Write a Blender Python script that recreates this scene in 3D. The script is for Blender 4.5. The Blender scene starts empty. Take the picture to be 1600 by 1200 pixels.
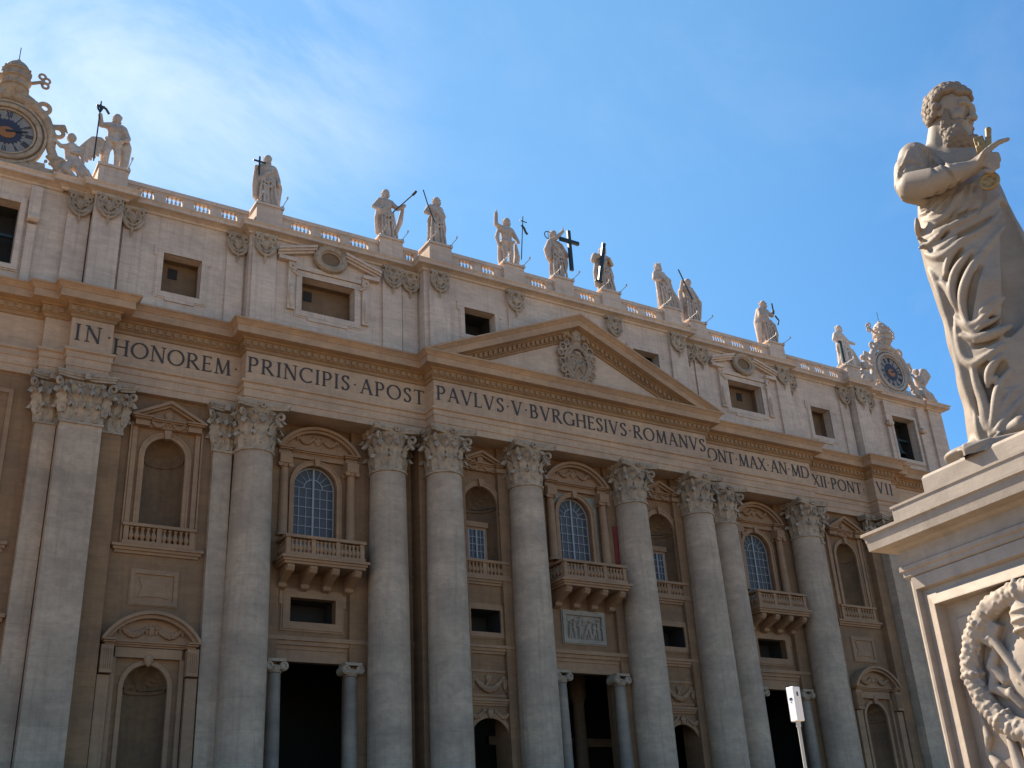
import bpy, math, random
import numpy as np
from mathutils import Vector, Matrix, geometry
random.seed(7)
S = bpy.context.scene
col = S.collection
PI = math.pi
# ------------------------------------------------------------------ camera
CX, CY, CZ = -53.743, -76.075, 1.6
YAW, PITCH, ROLL, FPX = 32.968, 25.147, -3.465, 1704.04
def cam_axes():
    y, t, r = map(math.radians, (YAW, PITCH, ROLL))
    f = np.array([math.sin(y)*math.cos(t), math.cos(y)*math.cos(t), math.sin(t)])
    rt = np.array([math.cos(y), -math.sin(y), 0.0]); up = np.cross(rt, f)
    return f, rt*math.cos(r)+up*math.sin(r), -rt*math.sin(r)+up*math.cos(r)
FW, RT, UP = cam_axes()
cam = bpy.data.objects.new('camera', bpy.data.cameras.new('camera')); col.objects.link(cam)
cam.matrix_world = Matrix(((RT[0], UP[0], -FW[0], CX), (RT[1], UP[1], -FW[1], CY), (RT[2], UP[2], -FW[2], CZ), (0, 0, 0, 1)))
cam.data.sensor_width = 36; cam.data.lens = FPX/1600*36; cam.data.clip_start = .1; cam.data.clip_end = 6000
S.camera = cam
# ------------------------------------------------------------------ sun and sky
SUN = Vector((-.215, .69, .69)).normalized()
sun = bpy.data.objects.new('sun', bpy.data.lights.new('sun', 'SUN')); col.objects.link(sun)
sun.data.energy = 5.0; sun.data.angle = math.radians(.55); sun.data.color = (1, .93, .80)
sun.rotation_euler = SUN.to_track_quat('Z', 'Y').to_euler(); sun.location = (-60, 40, 90)
world = bpy.data.worlds.new('World'); S.world = world; world.use_nodes = True
def N(nt, t, **kw):
    n = nt.nodes.new(t)
    for k, v in kw.items():
        if k.startswith('i_'): n.inputs[k[2:].replace('_', ' ')].default_value = v
        else: setattr(n, k, v)
    return n
wt = world.node_tree; wt.nodes.clear()
sky = N(wt, 'ShaderNodeTexSky'); sky.sky_type = 'NISHITA'; sky.sun_disc = False
sky.sun_elevation = math.asin(SUN.z); sky.sun_rotation = math.atan2(SUN.x, SUN.y)
sky.air_density = 1.0; sky.dust_density = .25; sky.ozone_density = 5.0; sky.altitude = 50
bg = N(wt, 'ShaderNodeBackground'); bg.inputs[1].default_value = .10
wo = N(wt, 'ShaderNodeOutputWorld')
tc = N(wt, 'ShaderNodeTexCoord')
# thin cirrus: stretched noise on the sky direction
mp = N(wt, 'ShaderNodeMapping'); mp.inputs['Rotation'].default_value = (.3, -.5, .6); mp.inputs['Scale'].default_value = (2.2, 4.2, 3.4)
wt.links.new(tc.outputs['Generated'], mp.inputs[0])
n1 = N(wt, 'ShaderNodeTexNoise', i_Scale=1.15, i_Detail=9.0, i_Roughness=.62, i_Distortion=.45)
wt.links.new(mp.outputs[0], n1.inputs['Vector'])
rp = N(wt, 'ShaderNodeValToRGB'); rp.color_ramp.elements[0].position = .50; rp.color_ramp.elements[1].position = .86
wt.links.new(n1.outputs[0], rp.inputs[0])
# the cloud bank thickens towards one part of the sky
dt = N(wt, 'ShaderNodeVectorMath', operation='DOT_PRODUCT')
def skydir(px, py):
    d = FW+RT*(px-800)/FPX+UP*(600-py)/FPX
    return d/np.linalg.norm(d)
dt.inputs[1].default_value = tuple(skydir(215, 40))
wt.links.new(tc.outputs['Generated'], dt.inputs[0])
mr = N(wt, 'ShaderNodeMapRange'); mr.interpolation_type = 'SMOOTHSTEP'
mr.inputs[1].default_value = .962; mr.inputs[2].default_value = 1.0; mr.inputs[3].default_value = .07; mr.inputs[4].default_value = .5
wt.links.new(dt.outputs['Value'], mr.inputs[0])
mu = N(wt, 'ShaderNodeMath', operation='MULTIPLY'); wt.links.new(rp.outputs[0], mu.inputs[0]); wt.links.new(mr.outputs[0], mu.inputs[1])
mx = N(wt, 'ShaderNodeMix', data_type='RGBA'); mx.inputs[7].default_value = (7.0, 7.3, 7.6, 1)
hs_ = N(wt, 'ShaderNodeHueSaturation'); hs_.inputs['Saturation'].default_value = 1.28; wt.links.new(sky.outputs[0], hs_.inputs['Color'])
# pale summer haze spreading from the sun's side of the sky
mh = N(wt, 'ShaderNodeMapRange'); mh.interpolation_type = 'SMOOTHSTEP'
for i_, v_ in enumerate((.55, 1.02, .0, .34)): mh.inputs[i_+1].default_value = v_
wt.links.new(dt.outputs['Value'], mh.inputs[0])
hz = N(wt, 'ShaderNodeMix', data_type='RGBA'); hz.inputs[7].default_value = (2.0, 4.0, 5.4, 1); wt.links.new(mh.outputs[0], hz.inputs[0])
wt.links.new(mu.outputs[0], mx.inputs[0]); wt.links.new(hs_.outputs[0], hz.inputs[6]); wt.links.new(hz.outputs[2], mx.inputs[6]); wt.links.new(mx.outputs[2], bg.inputs[0])
wt.links.new(bg.outputs[0], wo.inputs[0])
S.view_settings.view_transform = 'Standard'; S.view_settings.look = 'None'; S.view_settings.exposure = 1.17; S.view_settings.gamma = 1
S.view_settings.use_white_balance = True; S.view_settings.white_balance_temperature = 7150; S.view_settings.white_balance_tint = 13
S.cycles.max_bounces = 5; S.cycles.diffuse_bounces = 3; S.cycles.glossy_bounces = 2; S.cycles.use_denoising = True
# ------------------------------------------------------------------ materials
def stone(name, base, dark=.55, var=.35, course=0., brick=0., streak=.4, grain=1., rough=.85, bump=.25, warm=(0.02, 0, -.02), grime=0.):
    m = bpy.data.materials.new(name); m.use_nodes = True; nt = m.node_tree; L = nt.links.new
    bs = nt.nodes['Principled BSDF']; bs.inputs['Roughness'].default_value = rough
    if 'Specular IOR Level' in bs.inputs: bs.inputs['Specular IOR Level'].default_value = .25
    geo = N(nt, 'ShaderNodeNewGeometry'); P = geo.outputs['Position']
    def mapped(sc):
        a = N(nt, 'ShaderNodeMapping'); a.inputs['Scale'].default_value = sc; L(P, a.inputs[0]); return a.outputs[0]
    def noise(sc, scale, det=5., ro=.6, dist=0.):
        n = N(nt, 'ShaderNodeTexNoise', i_Scale=scale, i_Detail=det, i_Roughness=ro, i_Distortion=dist); L(mapped(sc), n.inputs['Vector']); return n.outputs[0]
    def mrange(x, a, b, c, d):
        r = N(nt, 'ShaderNodeMapRange'); L(x, r.inputs[0])
        for i, v in enumerate((a, b, c, d)): r.inputs[i+1].default_value = v
        return r.outputs[0]
    def mth(op, a, b=None):
        k = N(nt, 'ShaderNodeMath', operation=op)
        for i, v in enumerate((a, b)):
            if v is None: continue
            if isinstance(v, (int, float)): k.inputs[i].default_value = v
            else: L(v, k.inputs[i])
        return k.outputs[0]
    def mixc(f, a, b, bt='MIX'):
        x = N(nt, 'ShaderNodeMix', data_type='RGBA'); x.blend_type = bt
        for s, v in ((0, f), (6, a), (7, b)):
            if isinstance(v, (int, float)): x.inputs[s].default_value = v
            elif isinstance(v, tuple): x.inputs[s].default_value = v+(1,) if len(v) == 3 else v
            else: L(v, x.inputs[s])
        return x.outputs[2]
    b = np.array(base)
    lo = tuple(b*(1-var)); hi = tuple(np.clip(b*(1+var*.55)+np.array(warm), 0, 1))
    c = mixc(mrange(noise((.5, .5, .9), .35*grain, 7.), .3, .7, 0, 1), lo, hi)
    # bedding bands of travertine
    band = noise((.6, .6, 4.5), 1.1*grain, 6., .7, .4)
    c = mixc(mth('MULTIPLY', mrange(band, .42, .75, 0, 1), .35), c, tuple(b*dark*1.15))
    if course:
        # tint per course / block and thin joints
        br = N(nt, 'ShaderNodeTexBrick'); br.inputs['Scale'].default_value = 1.; br.inputs['Brick Width'].default_value = brick or 60.
        br.inputs['Row Height'].default_value = course; br.inputs['Mortar Size'].default_value = .018; br.inputs['Mortar Smooth'].default_value = .3
        br.inputs['Color1'].default_value = (.95, .95, .955, 1); br.inputs['Color2'].default_value = (1.04, 1.03, 1.02, 1); br.inputs['Mortar'].default_value = (.80, .78, .76, 1)
        sx = N(nt, 'ShaderNodeSeparateXYZ'); L(P, sx.inputs[0]); cb = N(nt, 'ShaderNodeCombineXYZ')
        L(mth('ADD', sx.outputs[0], mth('MULTIPLY', sx.outputs[1], .93)), cb.inputs[0]); L(sx.outputs[2], cb.inputs[1]); L(cb.outputs[0], br.inputs['Vector'])
        c = mixc(1., c, br.outputs[0], 'MULTIPLY')
    mo = noise((.8, .8, 1.6), 1.25, 7., .68, .6)
    c = mixc(mth('MULTIPLY', mrange(mo, .45, .70, 0, 1), .38), c, (b[0]*.55, b[1]*.52, b[2]*.50)); c = mixc(mth('MULTIPLY', mrange(mo, .30, .46, 1, 0), .25), c, tuple(np.clip(b*1.25, 0, 1)))
    if streak:
        st = noise((2.2, 2.2, .12), 1.3, 6., .65)
        c = mixc(mth('MULTIPLY', mrange(st, .5, .78, 0, 1), streak), c, (b[0]*.38, b[1]*.37, b[2]*.38))
    if grime:
        gr = noise((1, 1, 1), 2.6, 8., .7)
        c = mixc(mth('MULTIPLY', mrange(gr, .48, .68, 0, 1), grime), c, (b[0]*.28, b[1]*.25, b[2]*.22))
    fine = noise((1, 1, 1.6), 14*grain, 4., .7)
    c = mixc(mrange(fine, .25, .75, .0, .22), c, tuple(b*.5))
    L(c, bs.inputs['Base Color'])
    bp = N(nt, 'ShaderNodeBump'); bp.inputs['Strength'].default_value = bump; bp.inputs['Distance'].default_value = .06
    hsum = mth('ADD', mth('MULTIPLY', noise((1, 1, 2.2), 3.2*grain, 8., .75), 1.), mth('MULTIPLY', fine, .35))
    L(hsum, bp.inputs['Height']); L(bp.outputs[0], bs.inputs['Normal'])
    return m
def plain(name, base, rough=.6, metal=0., spec=.4, noise=0.):
    m = bpy.data.materials.new(name); m.use_nodes = True; nt = m.node_tree
    bs = nt.nodes['Principled BSDF']; bs.inputs['Base Color'].default_value = (*base, 1); bs.inputs['Roughness'].default_value = rough; bs.inputs['Metallic'].default_value = metal
    if noise:
        n = N(nt, 'ShaderNodeTexNoise', i_Scale=noise, i_Detail=6.0); g = N(nt, 'ShaderNodeNewGeometry'); nt.links.new(g.outputs['Position'], n.inputs['Vector'])
        x = N(nt, 'ShaderNodeMix', data_type='RGBA'); x.inputs[6].default_value = (*[v*.6 for v in base], 1); x.inputs[7].default_value = (*[min(1, v*1.25) for v in base], 1)
        nt.links.new(n.outputs[0], x.inputs[0]); nt.links.new(x.outputs[2], bs.inputs['Base Color'])
    return m
M = {}
M['attic'] = stone('attic travertine', (.64, .485, .375), course=.78, brick=2.3, streak=.45, var=.22)
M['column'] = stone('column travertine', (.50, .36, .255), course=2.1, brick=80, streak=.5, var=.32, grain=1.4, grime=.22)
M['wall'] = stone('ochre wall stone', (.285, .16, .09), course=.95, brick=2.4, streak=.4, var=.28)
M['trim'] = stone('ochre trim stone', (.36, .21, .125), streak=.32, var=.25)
M['entab'] = stone('entablature stone', (.53, .345, .225), course=1.3, brick=3.6, streak=.3, var=.22)
M['cornice'] = stone('cornice stone', (.48, .295, .18), streak=.35, var=.25, warm=(.04, .01, -.02))
M['soffit'] = stone('gilded ochre bed moulding', (.36, .21, .115), streak=.3, var=.3)
M['capital'] = stone('capital travertine', (.47, .35, .25), streak=.5, var=.35, grain=1.6, grime=.6)
M['crest'] = stone('dark weathered carving', (.42, .30, .21), streak=.6, var=.45, grain=2.2, grime=.6)
M['statue'] = stone('weathered statue travertine', (.56, .455, .375), streak=.6, var=.3, grain=1.5, grime=.3, bump=.35)
M['statue_w'] = stone('pale statue travertine', (.66, .56, .47), streak=.5, var=.28, grain=1.5, grime=.25, bump=.35)
M['trim_pale'] = stone('pale tympanum stone', (.60, .43, .31), streak=.3, var=.22)
M['niche'] = stone('shade-toned niche stone', (.21, .125, .075), streak=.4, var=.3, grime=.3)  # base colour lowered to stand in for shade inside the niches
M['baluster'] = stone('pale baluster stone', (.50, .46, .42), streak=.2)
M['marble'] = stone('grey marble', (.27, .215, .165), streak=.4, var=.45, grain=1.2, rough=.5)
M['relief'] = stone('white relief marble', (.36, .295, .23), streak=.5, var=.3, grain=1.5)
M['peter'] = stone('carved white marble', (.31, .26, .212), streak=.30, var=.18, grain=3., grime=.16, rough=.6, bump=.12)
M['peter_hair'] = stone('weathered marble curls', (.24, .19, .15), streak=.45, var=.25, grain=3., grime=.35, rough=.7, bump=.15)
M['pedestal'] = stone('pedestal marble', (.37, .315, .265), streak=.5, var=.2, grain=2., grime=.25, bump=.1, rough=.7)
M['green'] = stone('green marble facing', (.27, .285, .23), streak=.2, var=.4)
M['red'] = plain('red curtain cloth', (.22, .03, .025), .9, noise=3.)
M['glass'] = plain('window glass', (.05, .045, .042), .5, 0., .2)
M['curtain'] = plain('grey blue curtain', (.14, .145, .14), .9, noise=1.5)
M['bar'] = plain('grey painted glazing bar', (.27, .27, .27), .6)
M['dark'] = plain('shade-black interior', (.028, .025, .021), .95)  # near-black colour stands in for the shade deep inside openings
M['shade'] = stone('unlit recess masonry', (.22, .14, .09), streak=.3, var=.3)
M['iron'] = plain('dark bronze', (.035, .045, .045), .5, .5)
M['letter'] = plain('blackened bronze letter', (.04, .033, .028), .7)
M['gold'] = plain('worn gilt bronze', (.30, .20, .085), .6, .4, noise=18.)
M['dial'] = plain('white clock enamel', (.24, .21, .18), .6, noise=2.)
M['blue'] = plain('blue clock enamel', (.03, .03, .045), .6)
M['orange'] = plain('gilt sun disc', (.34, .12, .03), .5, .2)
M['white'] = plain('white painted metal', (.82, .82, .80), .45)
M['pole'] = plain('galvanised pole', (.50, .47, .42), .5, .3)
M['lens'] = plain('dark camera opening', (.02, .02, .05), .3)
# ------------------------------------------------------------------ objects
WLOC = {}
def tag(o, label=None, cat=None, group=None, kind=None):
    for k, v in (('label', label), ('category', cat), ('group', group), ('kind', kind)):
        if v: o[k] = v
    return o
def empty(name, loc, label=None, cat=None, group=None):
    o = bpy.data.objects.new(name, None); col.objects.link(o); o.location = loc; o.empty_display_size = .5
    WLOC[o.name] = Vector(loc); return tag(o, label, cat, group)
def part(name, me, mat, parent=None, at=(0, 0, 0)):
    """link a mesh whose coordinates are relative to the world point `at`"""
    if isinstance(me, MB): me = me.mesh(name)
    o = bpy.data.objects.new(name, me); col.objects.link(o)
    if not me.materials: me.materials.append(mat)
    at = Vector(at); WLOC[o.name] = at
    if parent is not None: o.parent = parent; o.location = at-WLOC[parent.name]
    else: o.location = at
    return o
class MB:
    def __init__(s): s.v = []; s.f = []; s.smooth = False
    def add(s, vs, fs):
        b = len(s.v); s.v += [tuple(map(float, q)) for q in vs]; s.f += [tuple(b+i for i in f) for f in fs]; return s
    def box(s, x0, x1, y0, y1, z0, z1):
        if x0 > x1: x0, x1 = x1, x0
        return s.add([(x0, y0, z0), (x1, y0, z0), (x1, y1, z0), (x0, y1, z0), (x0, y0, z1), (x1, y0, z1), (x1, y1, z1), (x0, y1, z1)],
                     [(3, 2, 1, 0), (4, 5, 6, 7), (0, 1, 5, 4), (1, 2, 6, 5), (2, 3, 7, 6), (3, 0, 4, 7)])
    def prism(s, poly, y0, y1, holes=()):
        """x-z polygon pushed from y0 (front) to y1 (back)"""
        loops = [list(poly)]+[list(h) for h in holes]
        flat = [q for l in loops for q in l]; n = len(flat)
        tris = geometry.tessellate_polygon([[Vector((q[0], q[1], 0)) for q in l] for l in loops])
        vs = [(q[0], y0, q[1]) for q in flat]+[(q[0], y1, q[1]) for q in flat]
        fs = [tuple(t) for t in tris]+[tuple(i+n for i in reversed(t)) for t in tris]
        b = 0
        for l in loops:
            m = len(l)
            fs += [(b+i, b+(i+1) % m, b+(i+1) % m+n, b+i+n) for i in range(m)]; b += m
        return s.add(vs, fs)
    def wall(s, x0, x1, z0, z1, y, holes, depth):
        loops = [[(x0, z0), (x1, z0), (x1, z1), (x0, z1)]]+[list(h) for h in holes]
        flat = [q for l in loops for q in l]
        tris = geometry.tessellate_polygon([[Vector((q[0], q[1], 0)) for q in l] for l in loops])
        s.add([(q[0], y, q[1]) for q in flat], [tuple(t) for t in tris])
        for h in holes:
            m = len(h)
            s.add([(q[0], y, q[1]) for q in h]+[(q[0], y+depth, q[1]) for q in h], [(i, (i+1) % m, (i+1) % m+m, i+m) for i in range(m)])
        return s
    def lathe(s, prof, c=(0, 0), seg=24, a0=0, a1=2*PI, axis='z'):
        n = len(prof); full = abs(a1-a0-2*PI) < 1e-6; k = seg if full else seg+1
        vs = []
        for j in range(k):
            a = a0+(a1-a0)*j/seg
            vs += [(c[0]+r*math.cos(a), c[1]+r*math.sin(a), z) for r, z in prof]
        fs = []
        for j in range(seg):
            j2 = (j+1) % k
            fs += [(j*n+i, j2*n+i, j2*n+i+1, j*n+i+1) for i in range(n-1)]
        return s.add(vs, fs)
    def tube(s, pts, rad, seg=8):
        pts = [Vector(q) for q in pts]; rad = rad if isinstance(rad, (list, tuple)) else [rad]*len(pts)
        vs = []; up = Vector((0, 0, 1)); prev = None
        for i, q in enumerate(pts):
            d = (pts[min(i+1, len(pts)-1)]-pts[max(i-1, 0)]).normalized()
            if prev is None:
                a = d.cross(up) if abs(d.z) < .95 else d.cross(Vector((0, 1, 0)))
            else: a = prev-d*prev.dot(d)
            a.normalize(); prev = a; b = d.cross(a)
            vs += [q+(a*math.cos(t)+b*math.sin(t))*rad[i] for t in (2*PI*j/seg for j in range(seg))]
        fs = []
        for i in range(len(pts)-1):
            fs += [(i*seg+j, i*seg+(j+1) % seg, (i+1)*seg+(j+1) % seg, (i+1)*seg+j) for j in range(seg)]
        fs += [tuple(reversed(range(seg))), tuple((len(pts)-1)*seg+j for j in range(seg))]
        return s.add(vs, fs)
    def sweep(s, path, prof, caps=()):
        """plan path (x,y) left to right, outward = -y; prof = (out, z)"""
        m = mitres(path); n = len(prof)
        vs = [(p[0]+q[0]*o, p[1]+q[1]*o, z) for p, q in zip(path, m) for o, z in prof]
        s.add(vs, [(i*n+j, (i+1)*n+j, (i+1)*n+j+1, i*n+j+1) for i in range(len(path)-1) for j in range(n-1)])
        for o, z, yb in caps:     # horizontal sheet from the offset path back to y = yb
            l = [(p[0]+q[0]*o, p[1]+q[1]*o) for p, q in zip(path, m)]
            l = [l[0]]+l[1:-1]+[l[-1]]
            loop = l+[(l[-1][0], yb), (l[0][0], yb)] if l[-1][1] < yb-.01 else l
            tr = geometry.tessellate_polygon([[Vector((a, b, 0)) for a, b in loop]])
            s.add([(a, b, z) for a, b in loop], [tuple(t) for t in tr])
        return s
    def arcband(s, cx, zc, r0, r1, a0, a1, y0, y1, n=20):
        po = [(cx+r1*math.cos(a0+(a1-a0)*i/n), zc+r1*math.sin(a0+(a1-a0)*i/n)) for i in range(n+1)]
        pi_ = [(cx+r0*math.cos(a0+(a1-a0)*i/n), zc+r0*math.sin(a0+(a1-a0)*i/n)) for i in range(n+1)]
        for i in range(n): s.quadprism([pi_[i], po[i], po[i+1], pi_[i+1]], y0, y1, i == 0, i == n-1)
        return s
    def quadprism(s, q, y0, y1, c0=True, c1=True):
        vs = [(a, y0, b) for a, b in q]+[(a, y1, b) for a, b in q]
        fs = [(0, 1, 2, 3), (7, 6, 5, 4), (1, 2, 6, 5), (3, 0, 4, 7)]
        if c0: fs.append((0, 1, 5, 4))
        if c1: fs.append((2, 3, 7, 6))
        return s.add(vs, fs)
    def disc(s, cx, cz, rx, rz, y0, y1, seg=28):
        return s.prism([(cx+rx*math.cos(2*PI*i/seg), cz+rz*math.sin(2*PI*i/seg)) for i in range(seg)], y0, y1)
    def ring(s, cx, cz, rx, rz, t, yc, seg=36, ts=8, ty=None, lump=0):
        ty = ty or t; vs = []
        for i in range(seg):
            a = 2*PI*i/seg; tt = t*(1+lump*(i % 2)); 
            for j in range(ts):
                b = 2*PI*j/ts
                vs.append((cx+(rx+tt*math.cos(b))*math.cos(a), yc-ty*(tt/t)*math.sin(b), cz+(rz+tt*math.cos(b))*math.sin(a)))
        return s.add(vs, [(i*ts+j, ((i+1) % seg)*ts+j, ((i+1) % seg)*ts+(j+1) % ts, i*ts+(j+1) % ts) for i in range(seg) for j in range(ts)])
    def mirror(s):
        s.v = [(-a, b, c) for a, b, c in s.v]; return s
    def mesh(s, name):
        me = bpy.data.meshes.new(name); me.from_pydata(s.v, [], s.f); me.update()
        if s.smooth:
            me.polygons.foreach_set('use_smooth', [True]*len(me.polygons))
            try: me.set_sharp_from_angle(angle=math.radians(40))
            except Exception: pass
        return me
def mitres(path):
    m = []
    ds = [Vector((b[0]-a[0], b[1]-a[1])).normalized() for a, b in zip(path, path[1:])]
    for i in range(len(path)):
        a = ds[max(i-1, 0)]; b = ds[min(i, len(ds)-1)]
        n1 = Vector((a.y, -a.x)); n2 = Vector((b.y, -b.x)); m.append((n1+n2)/(1+n1.dot(n2)))
    return m
def arch(cx, hw, z0, zs, n=16, rz=None):
    rz = rz or hw
    return [(cx+hw, z0)]+[(cx+hw*math.cos(PI*i/n), zs+rz*math.sin(PI*i/n)) for i in range(n+1)]+[(cx-hw, z0)]
def rect(x0, x1, z0, z1): return [(x0, z0), (x1, z0), (x1, z1), (x0, z1)]
# ------------------------------------------------------------------ signed-distance sculpting
class SDF:
    def __init__(s, lo, hi, h):
        s.lo = np.array(lo, float); s.h = h; s.n = np.ceil((np.array(hi)-s.lo)/h).astype(int)+1
        s.ax = [s.lo[i]+h*np.arange(s.n[i]) for i in range(3)]; s.d = np.full(s.n, 5., np.float32)
    def win(s, lo, hi, pad):
        sl = []
        for i in range(3):
            a = max(0, int((lo[i]-pad-s.lo[i])/s.h)); b = min(s.n[i], int((hi[i]+pad-s.lo[i])/s.h)+2)
            if b <= a: return None, None
            sl.append(slice(a, b))
        X = s.ax[0][sl[0]][:, None, None]; Y = s.ax[1][sl[1]][None, :, None]; Z = s.ax[2][sl[2]][None, None, :]
        return tuple(sl), (X, Y, Z)
    def op(s, fn, lo, hi, k=.0, cut=False):
        sl, G = s.win(lo, hi, 4*s.h+k*1.2)
        if sl is None: return s
        v = fn(*G).astype(np.float32); d = s.d[sl]
        v = np.broadcast_to(v, d.shape)
        if cut:
            v = -v
            if k > 0:
                t = np.clip(.5-.5*(v-d)/k, 0, 1) if False else np.clip(.5+.5*(v-d)/k, 0, 1); s.d[sl] = d*(1-t)+v*t+k*t*(1-t)
            else: s.d[sl] = np.maximum(d, v)
        else:
            if k > 0:
                t = np.clip(.5+.5*(d-v)/k, 0, 1); s.d[sl] = d*(1-t)+v*t-k*t*(1-t)
            else: s.d[sl] = np.minimum(d, v)
        return s
    def cap(s, a, b, ra, rb=None, k=.05, cut=False, sq=(1, 1, 1)):
        rb = ra if rb is None else rb; a = np.array(a, float); b = np.array(b, float); sq = np.array(sq, float)
        A = a/sq; B = b/sq; d = B-A; L2 = float(d@d)+1e-9
        def fn(X, Y, Z):
            x, y, z = X/sq[0]-A[0], Y/sq[1]-A[1], Z/sq[2]-A[2]
            t = np.clip((x*d[0]+y*d[1]+z*d[2])/L2, 0, 1)
            return (np.sqrt((x-t*d[0])**2+(y-t*d[1])**2+(z-t*d[2])**2)-(ra+(rb-ra)*t))*sq.min()
        r = max(ra, rb)*sq
        return s.op(fn, np.minimum(a, b)-r, np.maximum(a, b)+r, k, cut)
    def line(s, pts, rad, k=.05, cut=False):
        rad = list(rad) if isinstance(rad, (list, tuple)) else [rad]*len(pts); P_ = [np.array(p, float) for p in pts]
        def fn(X, Y, Z):
            out = None
            for a, b_, ra, rb in zip(P_, P_[1:], rad, rad[1:]):
                d = b_-a; L2 = float(d@d)+1e-9; x, y, z = X-a[0], Y-a[1], Z-a[2]; t = np.clip((x*d[0]+y*d[1]+z*d[2])/L2, 0, 1)
                v = np.sqrt((x-t*d[0])**2+(y-t*d[1])**2+(z-t*d[2])**2)-(ra+(rb-ra)*t); out = v if out is None else np.minimum(out, v)
            return out
        A_ = np.array(P_); m = max(rad); return s.op(fn, A_.min(0)-m, A_.max(0)+m, k, cut)
    def ell(s, c, r, k=.05, cut=False, rot=None):
        c = np.array(c, float); r = np.array(r, float)*np.ones(3); R = np.eye(3) if rot is None else np.array(rot)
        def fn(X, Y, Z):
            x, y, z = X-c[0], Y-c[1], Z-c[2]
            p = [R[i][0]*x+R[i][1]*y+R[i][2]*z for i in range(3)]
            k0 = np.sqrt(sum((p[i]/r[i])**2 for i in range(3)))+1e-9; k1 = np.sqrt(sum((p[i]/r[i]**2)**2 for i in range(3)))+1e-9
            return k0*(k0-1)/k1
        m = r.max() if rot is not None else r
        return s.op(fn, c-m, c+m, k, cut)
    def box(s, c, h, rd=.02, k=.02, cut=False, rot=None):
        c = np.array(c, float); h = np.array(h, float); R = np.eye(3) if rot is None else np.array(rot)
        def fn(X, Y, Z):
            x, y, z = X-c[0], Y-c[1], Z-c[2]
            q = [abs(R[i][0]*x+R[i][1]*y+R[i][2]*z)-h[i]+rd for i in range(3)]
            return np.sqrt(sum(np.maximum(a, 0)**2 for a in q))+np.minimum(np.maximum(np.maximum(q[0], q[1]), q[2]), 0)-rd
        m = np.linalg.norm(h) if rot is not None else h
        return s.op(fn, c-m, c+m, k, cut)
    def torus(s, c, R_, r, n=(0, 1, 0), k=.03, sx=1.):
        c = np.array(c, float); n = np.array(n, float); n /= np.linalg.norm(n)
        def fn(X, Y, Z):
            x, y, z = (X-c[0])/sx, Y-c[1], Z-c[2]
            w = x*n[0]+y*n[1]+z*n[2]; q = np.sqrt(np.maximum(x*x+y*y+z*z-w*w, 0))-R_
            return np.sqrt(q*q+w*w)-r
        return s.op(fn, c-R_-r, c+R_+r, k)
    def mesh(s, name, xf=None):
        d = s.d; sg = d < 0; n = s.n
        acc = np.zeros((n[0]-1, n[1]-1, n[2]-1, 3), np.float32); cnt = np.zeros((n[0]-1, n[1]-1, n[2]-1), np.int16); quads = []
        edges = []
        for ax in range(3):
            a = [slice(None)]*3; b = [slice(None)]*3; a[ax] = slice(0, -1); b[ax] = slice(1, None)
            cr = sg[tuple(a)] != sg[tuple(b)]
            I = np.argwhere(cr); 
            if len(I) == 0: continue
            o1, o2 = (ax+1) % 3, (ax+2) % 3
            ok = (I[:, o1] > 0) & (I[:, o1] < n[o1]-1) & (I[:, o2] > 0) & (I[:, o2] < n[o2]-1); I = I[ok]
            J = I.copy(); J[:, ax] += 1
            d0 = d[tuple(I.T)]; d1 = d[tuple(J.T)]; t = d0/(d0-d1)
            P = I.astype(np.float32); P[:, ax] += t
            cells = []
            for u, w in ((-1, -1), (0, -1), (0, 0), (-1, 0)):
                c = I.copy(); c[:, o1] += u; c[:, o2] += w; cells.append(c)
                np.add.at(acc, tuple(c.T), P); np.add.at(cnt, tuple(c.T), 1)
            edges.append((cells, d0 < 0))
        idx = np.full(cnt.shape, -1, np.int64); act = np.argwhere(cnt > 0); idx[tuple(act.T)] = np.arange(len(act))
        V = acc[tuple(act.T)]/cnt[tuple(act.T)][:, None]*s.h+s.lo
        for cells, neg in edges:
            q = np.stack([idx[tuple(c.T)] for c in cells], 1); q[~neg] = q[~neg][:, ::-1]; quads.append(q)
        Q = np.concatenate(quads)
        if xf is not None: V = V@np.array(xf)[:3, :3].T+np.array(xf)[:3, 3]
        me = bpy.data.meshes.new(name); me.vertices.add(len(V)); me.vertices.foreach_set('co', V.astype(np.float32).ravel())
        me.loops.add(Q.size); me.loops.foreach_set('vertex_index', Q.astype(np.int32).ravel())
        me.polygons.add(len(Q)); me.polygons.foreach_set('loop_start', np.arange(0, Q.size, 4, dtype=np.int32)); me.polygons.foreach_set('use_smooth', np.ones(len(Q), bool))
        me.update(calc_edges=True); me.validate(); return me
# ------------------------------------------------------------------ levels and plan of the church front (metres)
ZB = 8.9; ZN = 32.87; ZC = 36.38; ZF0 = 38.3; ZF1 = 40.75; ZK = 42.85; ZA0 = 51.9; ZA1 = 52.65; ZR = 54.4; ZS = 54.88
XD, XC, XB, XA, XP = 5.61, 13.43, 17.75, 28.9, 41.49
YA, YC = -1.47, -2.95
church = empty('basilica', (0, 0, ZB), 'huge travertine church front with giant columns, inscribed frieze, central pediment and attic', 'church')
half = [(0, -4.04), (14.75, -4.04), (14.75, -2.56), (30.2, -2.56), (30.2, -1.25), (40.05, -1.25), (40.05, -2.4), (42.95, -2.4), (42.95, -1.6), (44.6, -1.6), (44.6, -1.0), (54.0, -1.0), (54.0, -1.6), (57.0, -1.6), (57.0, 16)]
PATH = [(-x, y) for x, y in reversed(half[1:])]+half[1:]
YB = 15.9
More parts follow.
